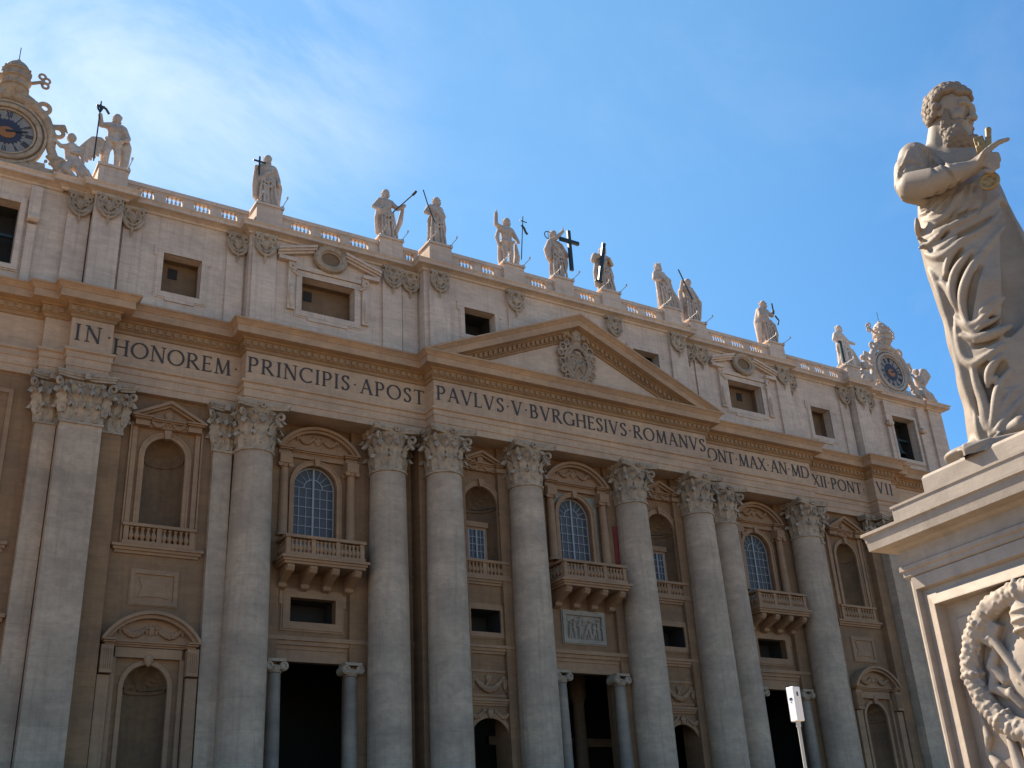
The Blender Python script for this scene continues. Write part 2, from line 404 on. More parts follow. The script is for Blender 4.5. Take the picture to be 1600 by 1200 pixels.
# --- entablature: architrave with three fasciae and frieze
e = MB(); e.sweep(PATH, [(0, ZC), (0, 36.95), (.07, 36.95), (.07, 37.6), (.14, 37.6), (.14, 38.02), (.3, 38.1), (.3, 38.28), (.0, 38.3), (0, ZF1)], caps=[(0, ZC, YB)])
entab = part('entablature', e, M['entab'], church)
# --- cornice: bed mouldings with dentils, corona, cyma
b = MB(); b.sweep(PATH, [(0, ZF1), (.12, 40.8), (.16, 40.98), (.34, 41.08), (.34, 41.6), (.42, 41.62), (.5, 41.75)])
mt = mitres(PATH)
for (p, q), (m1, m2) in zip(zip(PATH, PATH[1:]), zip(mt, mt[1:])):
    if p[1] != q[1]: continue
    a = p[0]+m1[0]*.34; c = q[0]+m2[0]*.34; y = p[1]-.34; n = int((c-a)/.55)
    for i in range(n):
        x = a+(i+.5)*(c-a)/n; b.box(x-.17, x+.17, y-.10, y+.02, 41.14, 41.52)
part('bed_moulding', b, M['soffit'], church)
c = MB(); c.sweep(PATH, [(.5, 41.75), (1.12, 41.78), (1.12, 42.36), (1.18, 42.38), (1.22, 42.46), (1.4, 42.66), (1.5, 42.72), (1.5, ZK)], caps=[(1.5, ZK, YB)])
part('cornice', c, M['cornice'], church)
# --- pediment
SL = (49.86-42.85)/16.2
def rake(prof, x_in, mat, name, dent=False):
    mb = MB(); n = len(prof)
    for sgn in (-1, 1):
        vs = []
        for t in (0, 1):
            for o, dz in prof:
                X = 0. if t else sgn*(14.75+o)
                vs.append((X, -4.046-o, 49.86-SL*abs(X)+dz))
        mb.add(vs, [(j, n+j, n+j+1, j+1) for j in range(n-1)])
        if dent:
            k = 27
            for i in range(k):
                X = .35+i*.5
                if X > 13.4: break
                z = 49.86-SL*X-1.80
                x0, x1 = sgn*(X-.14), sgn*(X+.14)
                za, zb_ = z+SL*.14, z-SL*.14
                mb.add([(x0, -4.54, za), (x1, -4.54, zb_), (x1, -4.54, zb_+.4), (x0, -4.54, za+.4), (x0, -4.3, za), (x1, -4.3, zb_), (x1, -4.3, zb_+.4), (x0, -4.3, za+.4)], [(0, 1, 2, 3), (0, 1, 5, 4), (0, 3, 7, 4), (1, 2, 6, 5), (3, 2, 6, 7)])
    return mb
pm = rake([(1.5, 0), (1.5, -.16), (1.4, -.22), (1.2, -.44), (1.12, -.5), (1.12, -1.1), (.5, -1.14)], 0, None, '')
for sgn in (-1, 1):   # sloping roof of the pediment back to the attic
    pm.add([(0, -5.54, 49.86), (sgn*16.25, -5.54, 49.86-SL*16.25), (sgn*16.25, -2.4, 49.86-SL*16.25), (0, -2.4, 49.86)], [(0, 1, 2, 3)])
    pm.add([(sgn*16.25, -5.54, 49.86-SL*16.25), (sgn*16.25, -5.54, 42.86), (sgn*16.25, -2.4, 42.86), (sgn*16.25, -2.4, 49.86-SL*16.25)], [(0, 1, 2, 3)])
ped = part('pediment', pm, M['cornice'], church)
part('raking_bed_moulding', rake([(.5, -1.14), (.42, -1.25), (.34, -1.28), (.34, -1.85), (.16, -1.95), (.12, -2.1), (0, -2.15)], 0, None, '', True), M['soffit'], ped)
ty = MB(); ty.prism([(-14.75, 42.87), (14.75, 42.87), (14.75, 43.2), (0, 48.9), (-14.75, 43.2)], -4.04, -2.9)
part('tympanum', ty, M['trim_pale'], ped)
# --- lettering
TH, TN = .125, .055
def P_stroke(pts, w):
    """flat strip along pts with widths w -> list of quads in glyph units"""
    out = []; L, R = [], []
    for i, q in enumerate(pts):
        a = pts[max(i-1, 0)]; c_ = pts[min(i+1, len(pts)-1)]; dx, dz = c_[0]-a[0], c_[1]-a[1]; l = math.hypot(dx, dz) or 1
        nx, nz = -dz/l, dx/l; ww = w[i]/2; L.append((q[0]+nx*ww, q[1]+nz*ww)); R.append((q[0]-nx*ww, q[1]-nz*ww))
    return [(L[i], L[i+1], R[i+1], R[i]) for i in range(len(pts)-1)]
def ln(x0, z0, x1, z1, w): return P_stroke([(x0, z0), (x1, z1)], [w, w])
def srf(x, z, w=.26): return ln(x-w/2, z, x+w/2, z, .04)
def stem(x): return ln(x, 0, x, 1, TH)+srf(x, .02)+srf(x, .98)
def arc(cx, cz, rx, rz, a0, a1, n=14, th=TH, tn=TN):
    pts, w = [], []
    for i in range(n+1):
        a = math.radians(a0+(a1-a0)*i/n); pts.append((cx+rx*math.cos(a), cz+rz*math.sin(a))); w.append(tn+(th-tn)*abs(math.cos(a)))
    return P_stroke(pts, w)
def crv(ctrl, n=5, th=TH, tn=TN):
    pts = []
    C = [ctrl[0]]+ctrl+[ctrl[-1]]
    for i in range(len(ctrl)-1):
        p0, p1, p2, p3 = C[i:i+4]
        for j in range(n):
            t = j/n; pts.append(tuple(.5*((2*p1[k])+(-p0[k]+p2[k])*t+(2*p0[k]-5*p1[k]+4*p2[k]-p3[k])*t*t+(-p0[k]+3*p1[k]-3*p2[k]+p3[k])*t**3) for k in (0, 1)))
    pts.append(ctrl[-1]); w = []
    for i in range(len(pts)):
        a = pts[max(i-1, 0)]; c_ = pts[min(i+1, len(pts)-1)]; dx, dz = c_[0]-a[0], c_[1]-a[1]; l = math.hypot(dx, dz) or 1
        w.append(tn+(th-tn)*abs(dz/l if False else dz/l))
    return P_stroke(pts, w)
GL = {
 'I': (.26, stem(.13)), 'N': (.86, ln(.13, 0, .13, 1, TN)+srf(.13, .02)+ln(.13, 1, .74, 0, TH)+ln(.74, 0, .74, 1, TN)+srf(.74, .98)+srf(.08, .98, .2)),
 'H': (.86, stem(.13)+stem(.73)+ln(.13, .52, .73, .52, TN)), 'O': (.98, arc(.49, .5, .44, .48, 0, 360, 30)),
 'R': (.80, stem(.13)+ln(.13, .97, .33, .97, TN)+arc(.33, .74, .24, .235, 90, -90, 10)+ln(.13, .5, .33, .5, TN)+ln(.32, .5, .72, .02, TH)+srf(.76, .02, .12)),
 'E': (.60, stem(.13)+ln(.13, .97, .54, .97, TN)+ln(.13, .53, .46, .53, TN)+ln(.13, .03, .56, .03, TN)+ln(.54, .99, .54, .86, .04)+ln(.46, .6, .46, .46, .04)+ln(.57, .16, .56, .01, .04)),
 'M': (1.04, ln(.16, 0, .2, 1, TN)+srf(.16, .02)+ln(.2, 1, .52, .04, TH)+ln(.52, .04, .84, 1, TN)+ln(.84, 1, .9, 0, TH)+srf(.9, .02)),
 'P': (.66, stem(.13)+ln(.13, .97, .33, .97, TN)+arc(.33, .72, .24, .25, 90, -90, 10)+ln(.13, .47, .33, .47, TN)),
 'C': (.86, arc(.49, .5, .44, .48, 48, 312, 22)+ln(.78, .98, .79, .78, .05)), 'S': (.60, crv([(.5, .80), (.42, .95), (.27, .97), (.12, .86), (.13, .68), (.30, .54), (.46, .40), (.5, .22), (.38, .05), (.2, .03), (.08, .17)])+ln(.5, .97, .5, .78, .04)+ln(.08, .2, .08, .02, .04)),
 'A': (.88, ln(.12, 0, .44, 1.02, TN)+ln(.44, 1.02, .78, 0, TH)+ln(.24, .36, .66, .36, TN)+srf(.12, .02, .22)+srf(.78, .02, .24)),
 'T': (.74, ln(.37, 0, .37, .97, TH)+srf(.37, .02)+ln(.03, .96, .71, .96, TN)+ln(.03, .98, .02, .84, .04)+ln(.71, .98, .72, .84, .04)),
 'V': (.86, ln(.1, 1, .43, -.02, TH)+ln(.43, -.02, .76, 1, TN)+srf(.1, .98, .24)+srf(.76, .98, .22)),
 'L': (.60, stem(.13)+ln(.13, .03, .54, .03, TN)+ln(.56, .18, .54, .01, .04)),
 'B': (.70, stem(.13)+ln(.13, .97, .3, .97, TN)+arc(.3, .755, .2, .215, 90, -90, 9)+ln(.13, .53, .34, .53, TN)+arc(.34, .28, .24, .25, 90, -90, 9)+ln(.13, .03, .34, .03, TN)),
 'G': (.94, arc(.49, .5, .44, .48, 48, 320, 22)+ln(.78, .98, .79, .78, .05)+ln(.84, .02, .84, .44, TH)+srf(.84, .44, .22)),
 'X': (.84, ln(.12, 1, .72, 0, TH)+ln(.72, 1, .12, 0, TN)+srf(.12, .98, .2)+srf(.74, .02, .24)+srf(.72, .98, .18)+srf(.1, .02, .2)),
 'D': (.88, stem(.13)+ln(.13, .97, .4, .97, TN)+arc(.4, .5, .42, .47, 90, -90, 14)+ln(.13, .03, .4, .03, TN)),
 '·': (.34, [((.17, .56), (.24, .50), (.17, .42), (.10, .50))]),
}
LH = 1.28; LZ = 39.02
def inscribe(text, x0, x1, y):
    tot = sum(GL[ch][0] for ch in text); gap = ((x1-x0)/LH-tot)/max(len(text)-1, 1); x = x0
    for ch in text:
        mb = MB()
        for k, q in enumerate(GL[ch][1]):
            y0 = y-.05-.0015*(k % 7)
            mb.add([(a*LH, y0-y, b_*LH) for a, b_ in q]+[(a*LH, 0, b_*LH) for a, b_ in q], [(0, 1, 2, 3), (0, 1, 5, 4), (1, 2, 6, 5), (2, 3, 7, 6), (3, 0, 4, 7)])
        part('letter' if ch != '·' else 'interpunct', mb, M['letter'], entab, (x, y, LZ)); x += (GL[ch][0]+gap)*LH
for t, a, b_, y in (('IN·', -42.65, -40.1, -2.4), ('HONOREM·', -39.75, -30.35, -1.25), ('PRINCIPIS·APOST', -30.05, -14.9, -2.56), ('PAVLVS·V·BVRGHESIVS·ROMANVS', -14.5, 14.6, -4.04),
                 ('PONT·MAX·AN·MD', 15.2, 29.9, -2.56), ('CXII·PONT·', 30.5, 39.8, -1.25), ('VII', 40.35, 42.8, -2.4)):
    inscribe(t, a, b_, y)
# --- Corinthian capitals
def leaf(mb, base, d, h, w, out, curl=.28):
    """acanthus leaf: base point, outward plan direction d, height, half width, overhang"""
    d = Vector((d[0], d[1], 0)).normalized(); s_ = Vector((-d.y, d.x, 0)); base = Vector(base)
    nu, nt_ = 8, 5; vs = []
    for i in range(nu+1):
        u = i/nu
        zz = h*min(1, u*1.12)-(max(0, u-.86)/.14)**2*h*curl
        oo = .06+out*(u**2.2)*.8+(max(0, u-.75)/.25)**1.3*out*.55
        ww = w*(.62+.5*math.sin(min(1, u*1.08)*PI*.82))*(1-.72*max(0, u-.7)/.3)*(1+.14*math.sin(u*PI*7))
        for j in range(-2, 3):
            t = j/2; vs.append(base+s_*(ww*t)+d*(oo+.10*(1-abs(t))-.10*t*t+(.05 if abs(j) == 1 else 0)*-1)+Vector((0, 0, zz-.05*abs(t)*h*(u > .3))))
    fs = [(i*5+j, i*5+j+1, (i+1)*5+j+1, (i+1)*5+j) for i in range(nu) for j in range(4)]
    mb.add(vs, fs)
    vs2 = [v-d*.12 for v in vs]; mb.add(vs2, [tuple(reversed(f)) for f in fs])
def volute(mb, c, d, r, w=.11):
    d = Vector((d[0], d[1], 0)).normalized(); c = Vector(c); pts, rad = [], []
    for i in range(22):
        t = i/21; a = PI*.5-t*2*PI*1.35+PI; rr = r*(1-.72*t)
        pts.append(c+d*(rr*math.cos(a))+Vector((0, 0, rr*math.sin(a)))); rad.append(w*(1-.35*t))
    pts.insert(0, c-d*r*1.7+Vector((0, 0, -r*2.0))); rad.insert(0, w*.7)
    mb.tube(pts, rad, 6)
def capital_round():
    mb = MB(); mb.smooth = True
    mb.lathe([(1.43, -.25), (1.56, -.22), (1.58, -.08), (1.45, -.02), (1.36, .02), (1.34, 1.6), (1.42, 2.4), (1.7, 2.95), (1.75, 3.02), (0, 3.02)], seg=28)
    for k in range(8):
        a = k*PI/4+PI/8; leaf(mb, (1.34*math.cos(a), 1.34*math.sin(a), 0), (math.cos(a), math.sin(a)), 1.25, .5, .42)
    for k in range(8):
        a = k*PI/4; leaf(mb, (1.36*math.cos(a), 1.36*math.sin(a), .55), (math.cos(a), math.sin(a)), 1.75, .5, .62)
    for k in range(4):
        a = k*PI/2+PI/4; d = (math.cos(a), math.sin(a)); volute(mb, (2.12*d[0], 2.12*d[1], 2.55), d, .42, .15)
        for e_ in (-1, 1):
            a2 = a+e_*.42; leaf(mb, (1.38*math.cos(a2), 1.38*math.sin(a2), 1.5), (math.cos(a2), math.sin(a2)), 1.3, .30, .65)
            a3 = a+e_*.60; volute(mb, (1.62*math.cos(a3), 1.62*math.sin(a3), 2.62), (math.cos(a3-e_*.9), math.sin(a3-e_*.9)), .22, .08)
    def side(s_, t, o): return o*(2.14-.42*(1-t*t)), s_
    loop = []
    for k in range(4):
        a = k*PI/2; ca, sa = math.cos(a), math.sin(a)
        for i in range(-6, 7):
            t = i/6; x = 2.14-.42*(1-t*t); y = t*1.98; loop.append((x*ca-y*sa, x*sa+y*ca))
    n = len(loop)
    for z0, z1, f0, f1 in ((3.02, 3.2, .93, .95), (3.2, 3.36, .97, 1.0), (3.36, 3.51, 1.0, 1.0)):
        mb.add([(x*f0, y*f0, z0) for x, y in loop]+[(x*f1, y*f1, z1) for x, y in loop], [(i, (i+1) % n, n+(i+1) % n, n+i) for i in range(n)]+[tuple(range(n)), tuple(range(2*n-1, n-1, -1))])
    for k in range(4):
        a = k*PI/2; cx_, cy_ = 1.78*math.cos(a), 1.78*math.sin(a)
        for j in range(6):
            b_ = j*PI/3; mb.lathe([(0, -.12), (.12, -.06), (.12, .06), (0, .12)], (cx_-math.sin(a)*.17*math.cos(b_), cy_+math.cos(a)*.17*math.cos(b_)), 6)
            for q in range(len(mb.v)-24, len(mb.v)): mb.v[q] = (mb.v[q][0], mb.v[q][1], mb.v[q][2]+3.25+.17*math.sin(b_))
    return mb
def capital_flat(hw, dp=.7, corners=(-1, 1)):
    """pilaster capital: x -hw..hw, front face at y=0"""
    mb = MB(); mb.smooth = True
    mb.box(-hw-.03, hw+.03, -.03, dp, -.02, 3.0); mb.box(-hw-.12, hw+.12, -.12, dp, -.22, -.05)
    n = max(1, round(hw*2/.9))
    for i in range(n):
        x = -hw+(i+.5)*2*hw/n; leaf(mb, (x, 0, 0), (0, -1), 1.25, .46, .40)
    for i in range(n+1):
        x = -hw+.05+i*(2*hw-.1)/n; leaf(mb, (x, 0, .5), (0, -1), 1.8, .46, .58)
    for sx in (-1, 1):
        volute(mb, (sx*(hw+.45), -.45, 2.55), (sx, -1), .40, .14)
        leaf(mb, (sx*hw, 0.3, 0), (sx, 0), 1.25, .4, .38); leaf(mb, (sx*hw, .05, .5), (sx, -.6), 1.9, .42, .6)
        leaf(mb, (sx*hw*.6, 0, 1.5), (sx*.5, -1), 1.35, .30, .55)
        if hw > 1: volute(mb, (sx*.32, -.28, 2.62), (-sx, -.3), .22, .08)
    for z0, z1, o in ((3.02, 3.2, .55), (3.2, 3.36, .64), (3.36, 3.51, .7)):
        k = 10; lp = [(-hw-o, dp)]+[(x, -o+.32*(1-(x/(hw+o))**2)) for x in [(-1+2*i/k)*(hw+o) for i in range(k+1)]]+[(hw+o, dp)]; m_ = len(lp)
        mb.add([(x, y, z0) for x, y in lp]+[(x, y, z1) for x, y in lp], [(i, (i+1) % m_, m_+(i+1) % m_, m_+i) for i in range(m_)]+[tuple(range(m_)), tuple(range(2*m_-1, m_-1, -1))])
    mb.box(-.2, .2, -.62, -.2, 3.0, 3.5)
    return mb
# --- giant columns
def shaft():
    mb = MB(); mb.smooth = True; H = ZN-ZB; pr = [(1.95, 0), (1.95, .55), (1.75, .6), (1.88, .8), (1.7, 1.0), (1.8, 1.15), (1.63, 1.3)]
    for i in range(13):
        t = i/12; pr.append((1.62-.19*max(0, (t-.25)/.75)**1.5, 1.4+(H-1.75)*t))
    pr += [(1.43, H-.24), (1.43, H)]
    mb.lathe(pr, seg=40); return mb
sh_me = shaft().mesh('column'); cap_me = capital_round().mesh('capital')
for sg in (-1, 1):
    for X, Y in ((XD, YC), (XC, YC), (XB, YA), (XA, YA)):
        o = part('column', sh_me, M['column'], church, (sg*X, Y, ZB)); part('capital', cap_me, M['capital'], o, (sg*X, Y, ZN))
cap_p = capital_flat(1.36).mesh('capital'); cap_h = capital_flat(.68, .5).mesh('capital')
def pilaster(x, hw, y, yb, cm, z1=ZN, mat='column'):
    mb = MB(); mb.box(x-hw, x+hw, y, yb, ZB+1.2, z1); mb.box(x-hw-.25, x+hw+.25, y-.25, yb, ZB, ZB+1.2)
    o = part('pilaster', mb, M[mat], church)
    if cm: part('capital', cm, M['capital'], o, (x, y, ZN))
    return o
for sg in (-1, 1):
    pilaster(sg*41.5, 1.4, -2.4, 0, cap_p)
    pilaster(sg*39.25, .68, -1.5, 0, cap_h, ZN, 'wall'); pilaster(sg*43.65, .68, -1.5, 0, cap_h)
    pilaster(sg*31.15, .70, -1.2, 0, cap_h)
    pilaster(sg*55.5, 1.4, -1.5, 0, cap_p)
    for X, y, yb in ((XA-1.75, -.45, .9), (XB+1.75, -.45, .9)): pilaster(sg*X, 1.0, y, yb, None, ZC, 'wall')
    for X, y, yb in ((XC-1.6, -2.3, 0), (XD+1.6, -2.3, 0), (XD-1.6, -2.3, 0)): pilaster(sg*X, .7, y, yb, None, ZC, 'wall')
# --- walls by bay
def moulding(mb, cx, hw, z0, z1, y, out, steps=3):
    """small horizontal cornice with returns"""
    for i in range(steps):
        o = out*(i+1)/steps; mb.box(cx-hw-o, cx+hw+o, y-o, y+.15, z0+(z1-z0)*i/steps, z0+(z1-z0)*(i+1)/steps-.003*0)
    return mb
def frame(mb, x0, x1, z0, z1, w, y, out):
    mb.prism(rect(x0-w, x1+w, z0-w, z1+w), y-out, y+.05, [rect(x0, x1, z0, z1)])
    mb.prism(rect(x0-w*1.25, x1+w*1.25, z0-w*1.25, z1+w*1.25), y-out*.5, y+.04, [rect(x0-w*.9, x1+w*.9, z0-w*.9, z1+w*.9)])
    return mb
def cavity(cx, hw, z0, z1, y, depth, mat, name='opening_reveal'):
    hw += .012; z0 -= .012; z1 += .012
    mb = MB(); mb.wall(cx-hw, cx+hw, z0, z1, y+depth, [], 0)
    mb.add([(cx-hw, y, z0), (cx+hw, y, z0), (cx+hw, y+depth, z0), (cx-hw, y+depth, z0)], [(0, 1, 2, 3)]); mb.add([(cx-hw, y, z1), (cx+hw, y, z1), (cx+hw, y+depth, z1), (cx-hw, y+depth, z1)], [(0, 1, 2, 3)])
    for x in (cx-hw, cx+hw): mb.add([(x, y, z0), (x, y+depth, z0), (x, y+depth, z1), (x, y, z1)], [(0, 1, 2, 3)])
    return mb
def niche_mesh(cx, hw, z0, zs, y, shell=True, dpt=1.1):
    mb = MB(); n = 28
    vs = [(cx+hw*math.cos(PI*i/n), y+dpt*hw*math.sin(PI*i/n), z) for i in range(n+1) for z in (z0, zs)]
    mb.add(vs, [(2*i, 2*i+2, 2*i+3, 2*i+1) for i in range(n)])
    mb.add([(cx+hw*math.cos(PI*i/n), y+dpt*hw*math.sin(PI*i/n), z0) for i in range(n+1)], [tuple(range(n+1))])
    m_ = 10; vs = []
    for j in range(m_+1):
        b_ = PI/2*j/m_
        for i in range(n+1):
            a = PI*i/n; r = hw
            x = math.cos(a)*math.cos(b_); yy = math.sin(a)*math.cos(b_); zz = math.sin(b_)
            if shell:
                ph = math.atan2(zz, x); fl = abs(math.sin(ph*4.5+PI/2*0)); r = hw*(1-.10*(1-fl)*min(1, yy*2.2))
            vs.append((cx+r*x, y+dpt*r*yy, zs+r*zz))
    mb.add(vs, [(j*(n+1)+i, j*(n+1)+i+1, (j+1)*(n+1)+i+1, (j+1)*(n+1)+i) for j in range(m_) for i in range(n)])
    mb.add([(cx+(hw-o_)*math.cos(PI*i/n), y+dpt*(hw-o_)*math.sin(PI*i/n), z) for i in range(n+1) for o_, z in ((0, zs-.3), (.1, zs-.24), (.1, zs-.04), (0, zs))], [(4*i+j, 4*i+4+j, 4*i+5+j, 4*i+1+j) for i in range(n) for j in range(3)])
    return mb
def garland(mb, cx, cz, w, h, y, t=.12):
    pts = [(cx-w+2*w*i/14, y-.10, cz-h*math.sin(PI*i/14)) for i in range(15)]; mb.tube(pts, [t*(.5+.7*math.sin(PI*i/14))*(1+.25*(i % 2)) for i in range(15)], 7)
    for s_ in (-1, 1):
        mb.tube([(cx+s_*w, y-.08, cz), (cx+s_*w*1.05, y-.1, cz-h*.9)], [t*.8, t*.35], 6); mb.tube([(cx+s_*w, y-.1, cz-.1), (cx+s_*w, y-.1, cz+.12)], [t*1.3, t*.6], 7)
    return mb
def mask(mb, cx, cz, s_, y):
    mb.lathe([(0, -1.25*s_), (.55*s_, -.8*s_), (.85*s_, 0), (.75*s_, .7*s_), (0, 1.05*s_)], (cx, y-.02), 12, PI, 2*PI)
    k = 5*13
    for q in range(len(mb.v)-k, len(mb.v)): mb.v[q] = (mb.v[q][0], y-abs(mb.v[q][1]-y)*.55, mb.v[q][2]+cz)
    return mb
bal_prof = [(.5, 0), (.5, .1), (.3, .14), (.62, .3), (.7, .42), (.42, .62), (.28, .78), (.34, .86), (.5, .9), (.5, 1.0)]
def baluster_mesh(h, r, seg=8):
    mb = MB(); mb.smooth = True; mb.lathe([(a*r*1.35, b_*h) for a, b_ in bal_prof], seg=seg); return mb.mesh('baluster')
bal_small = baluster_mesh(1.0, .22); bal_roof = baluster_mesh(.79, .115)
def rail(parent, x0, x1, y, z0, h, nseg, per, name, bm, returns=0., rail_h=.22, base_h=.28, d=.36, kind_split=False, mat='trim'):
    """balustrade: base and rail plus piers as one mesh, each baluster a child"""
    mb = MB(); mb.box(x0-.06, x1+.06, y-.06, y+d+.06, z0, z0+base_h); mb.box(x0-.12, x1+.12, y-.12, y+d+.12, z0+h-rail_h, z0+h)
    pw = .34; W = (x1-x0-pw*(nseg+1))/nseg; spots = []
    for i in range(nseg+1):
        xx = x0+i*(W+pw); mb.box(xx, xx+pw, y, y+d, z0+base_h, z0+h-rail_h)
    for i in range(nseg):
        a = x0+pw+i*(W+pw)
        for j in range(per): spots.append((a+W*(j+.5)/per, y+d/2))
    if returns:
        for xx in (x0, x1-d): mb.box(xx-.05, xx+d+.05, y+d, y+returns, z0, z0+base_h); mb.box(xx-.1, xx+d+.1, y+d, y+returns, z0+h-rail_h, z0+h)
        k = max(1, int(returns/.5))
        for xx in (x0+d/2, x1-d/2):
            for j in range(k): spots.append((xx, y+d+(returns-d)*(j+.5)/k))
    o = part(name, mb, M[mat], parent)
    for sx, sy in spots: part('baluster' if kind_split else 'balcony_baluster', bm, M[mat], o, (sx, sy, z0+base_h))
    return o
def aedicule(cx, y, hwin, zsill, zspr, zbase, zapex, hped, colx, seg=True, cols=True, zc0=27.0, zc1=32.45, green=False):
    """window surround: arch moulding, side columns, entablature, pediment"""
    mb = MB()
    mb.arcband(cx, zspr, hwin+.02, hwin+.32, 0, PI, y-.14, y+.05, 24); mb.arcband(cx, zspr, hwin+.30, hwin+.42, 0, PI, y-.2, y+.03, 24)
    for s_ in (-1, 1): mb.box(cx+s_*(hwin+.02), cx+s_*(hwin+.32), y-.14, y+.05, zsill, zspr); mb.box(cx+s_*(hwin+.3), cx+s_*(hwin+.42), y-.2, y+.03, zsill, zspr)
    mb.prism([(cx-.16, zspr+hwin-.1), (cx+.16, zspr+hwin-.1), (cx+.26, zspr+hwin+.55), (cx-.26, zspr+hwin+.55)], y-.4, y)
    ze = zbase-.62
    mb.box(cx-hped+.5, cx+hped-.5, y-.3, y+.02, ze, zbase-.3)
    for s_ in (-1, 1): mb.box(cx+s_*(colx-.5), cx+s_*(colx+.5), y-.62, y+.02, ze-.05, zbase-.26)
    for i, o in enumerate((.34, .52, .68)): mb.box(cx-hped+.45-i*.14, cx+hped-.45+i*.14, y-o, y+.02, zbase-.3+.1*i, zbase-.2+.1*i-.002)
    for s_ in (-1, 1):
        for i, o in enumerate((.62, .8, .96)): mb.box(cx+s_*(colx-.5-i*.1), cx+s_*(hped-.3+i*.14), y-o, y+.02, zbase-.3+.1*i, zbase-.2+.1*i-.004)
    h = zapex-zbase
    if seg:
        R = (hped**2+h**2)/(2*h); zc = zapex-R; a = math.asin(hped/R)
        mb.arcband(cx, zc, R-.24, R, PI/2-a, PI/2+a, y-.98, y+.02, 22); mb.arcband(cx, zc, R-.44, R-.235, PI/2-a*.97, PI/2+a*.97, y-.74, y+.02, 22)
        n = 14; mb.prism([(cx-hped*.9, zbase)]+[(cx+(R-.4)*math.sin(-a*.93+2*a*.93*i/n), zc+(R-.4)*math.cos(-a*.93+2*a*.93*i/n)) for i in range(n+1)]+[(cx+hped*.9, zbase)], y-.3, y+.02)
        garland(mb, cx-1.0, zbase+h*.62, .7, .5, y-.3, .16); garland(mb, cx+1.0, zbase+h*.62, .7, .5, y-.3, .16); mask(mb, cx, zbase+h*.48, .36, y-.3)
    else:
        for s_ in (-1, 1):
            mb.prism([(cx, zapex), (cx+s_*hped, zbase+.1), (cx+s_*hped, zbase-.12), (cx, zapex-.26)][::s_], y-.8, y+.02)
            mb.prism([(cx, zapex-.255), (cx+s_*hped*.97, zbase-.1), (cx+s_*hped*.9, zbase-.14), (cx, zapex-.45)][::s_], y-.55, y+.02)
        mb.prism([(cx-hped*.9, zbase-.05), (cx+hped*.9, zbase-.05), (cx, zapex-.4)], y-.2, y+.02)
        mask(mb, cx, zbase+h*.25, .4, y-.3)
        garland(mb, cx-.75, zbase-.05, .6, .45, y-.25, .14); garland(mb, cx+.75, zbase-.05, .6, .45, y-.25, .14)
    o = part('window_surround' if seg else 'niche_surround', mb, M['trim'], church)
    if cols:
        for s_ in (-1, 1):
            c_ = MB(); c_.smooth = True; X = cx+s_*colx
            c_.lathe([(.5, zc0), (.5, zc0+.15), (.38, zc0+.3), (.37, zc0+2), (.32, zc1), (.42, zc1+.04), (.36, zc1+.1), (.42, zc1+.3), (0, zc1+.3)], (X, y-.5), 16)
            c_.box(X-.5, X+.5, y-1.0, y, zc1+.3, ze-.05)
            for e_ in (-1, 1):
                for k in (-1, 1): c_.tube([(X+e_*.42, y-.5+k*.38-.06, zc1+.2), (X+e_*.42, y-.5+k*.38+.06, zc1+.2)], .2, 10)
            part('window_column', c_, M['trim'], o)
    return o
def window(cx, y, hw, z0, zs, bars_v=5, fan=True, rows=7, arched=True):
    g = MB()
    poly = arch(cx, hw, z0, zs) if arched else rect(cx-hw, cx+hw, z0, zs)
    g.prism(poly, y, y+.04); w = part('window', g, M['glass'], church)
    cu = MB()
    for s_ in (-1, 1):
        x0 = cx+s_*hw*.06; x1 = cx+s_*hw*.94
        n = 16; vs = []
        for i in range(n+1):
            xx = x0+(x1-x0)*i/n; vs += [(xx, y+.16+.05*math.sin(i*2.1), z0), (xx, y+.16+.05*math.sin(i*2.1), zs+(hw*.5 if arched else -.02))]
        cu.add(vs, [(2*i, 2*i+2, 2*i+3, 2*i+1) for i in range(n)])
    part('curtain', cu, M['curtain'], w)
    b_ = MB(); t = .026
    b_.box(cx-.075, cx+.075, y-.12, y-.005, z0, zs+(hw if arched else 0))
    for i in range(1, bars_v+1):
        xx = cx-hw+2*hw*i/(bars_v+1)
        if abs(xx-cx) > .1: b_.box(xx-t, xx+t, y-.07, y-.005, z0, zs)
    for i in range(rows+1):
        z = z0+(zs-z0)*i/rows; b_.box(cx-hw, cx+hw, y-.08, y-.004, z-t, z+t)
    if arched:
        b_.arcband(cx, zs, hw*.42, hw*.42+.07, 0, PI, y-.075, y-.005, 14); b_.arcband(cx, zs, hw*.93, hw, 0, PI, y-.1, y-.005, 20)
        for k in range(1, 8):
            if k == 4: continue
            a = PI*k/8; q0 = (cx+hw*.42*math.cos(a), zs+hw*.42*math.sin(a)); q1 = (cx+hw*.97*math.cos(a), zs+hw*.97*math.sin(a)); nx, nz = -math.sin(a)*t*.8, math.cos(a)*t*.8
            b_.quadprism([(q0[0]-nx, q0[1]-nz), (q1[0]-nx, q1[1]-nz), (q1[0]+nx, q1[1]+nz), (q0[0]+nx, q0[1]+nz)], y-.07, y-.005)
    for s_ in (-1, 1): b_.box(cx+s_*(hw-.1), cx+s_*hw, y-.1, y-.004, z0, zs)
    part('glazing_bars', b_, M['bar'], w)
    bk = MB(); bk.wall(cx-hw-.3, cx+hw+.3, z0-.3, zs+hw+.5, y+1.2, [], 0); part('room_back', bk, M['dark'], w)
    return w
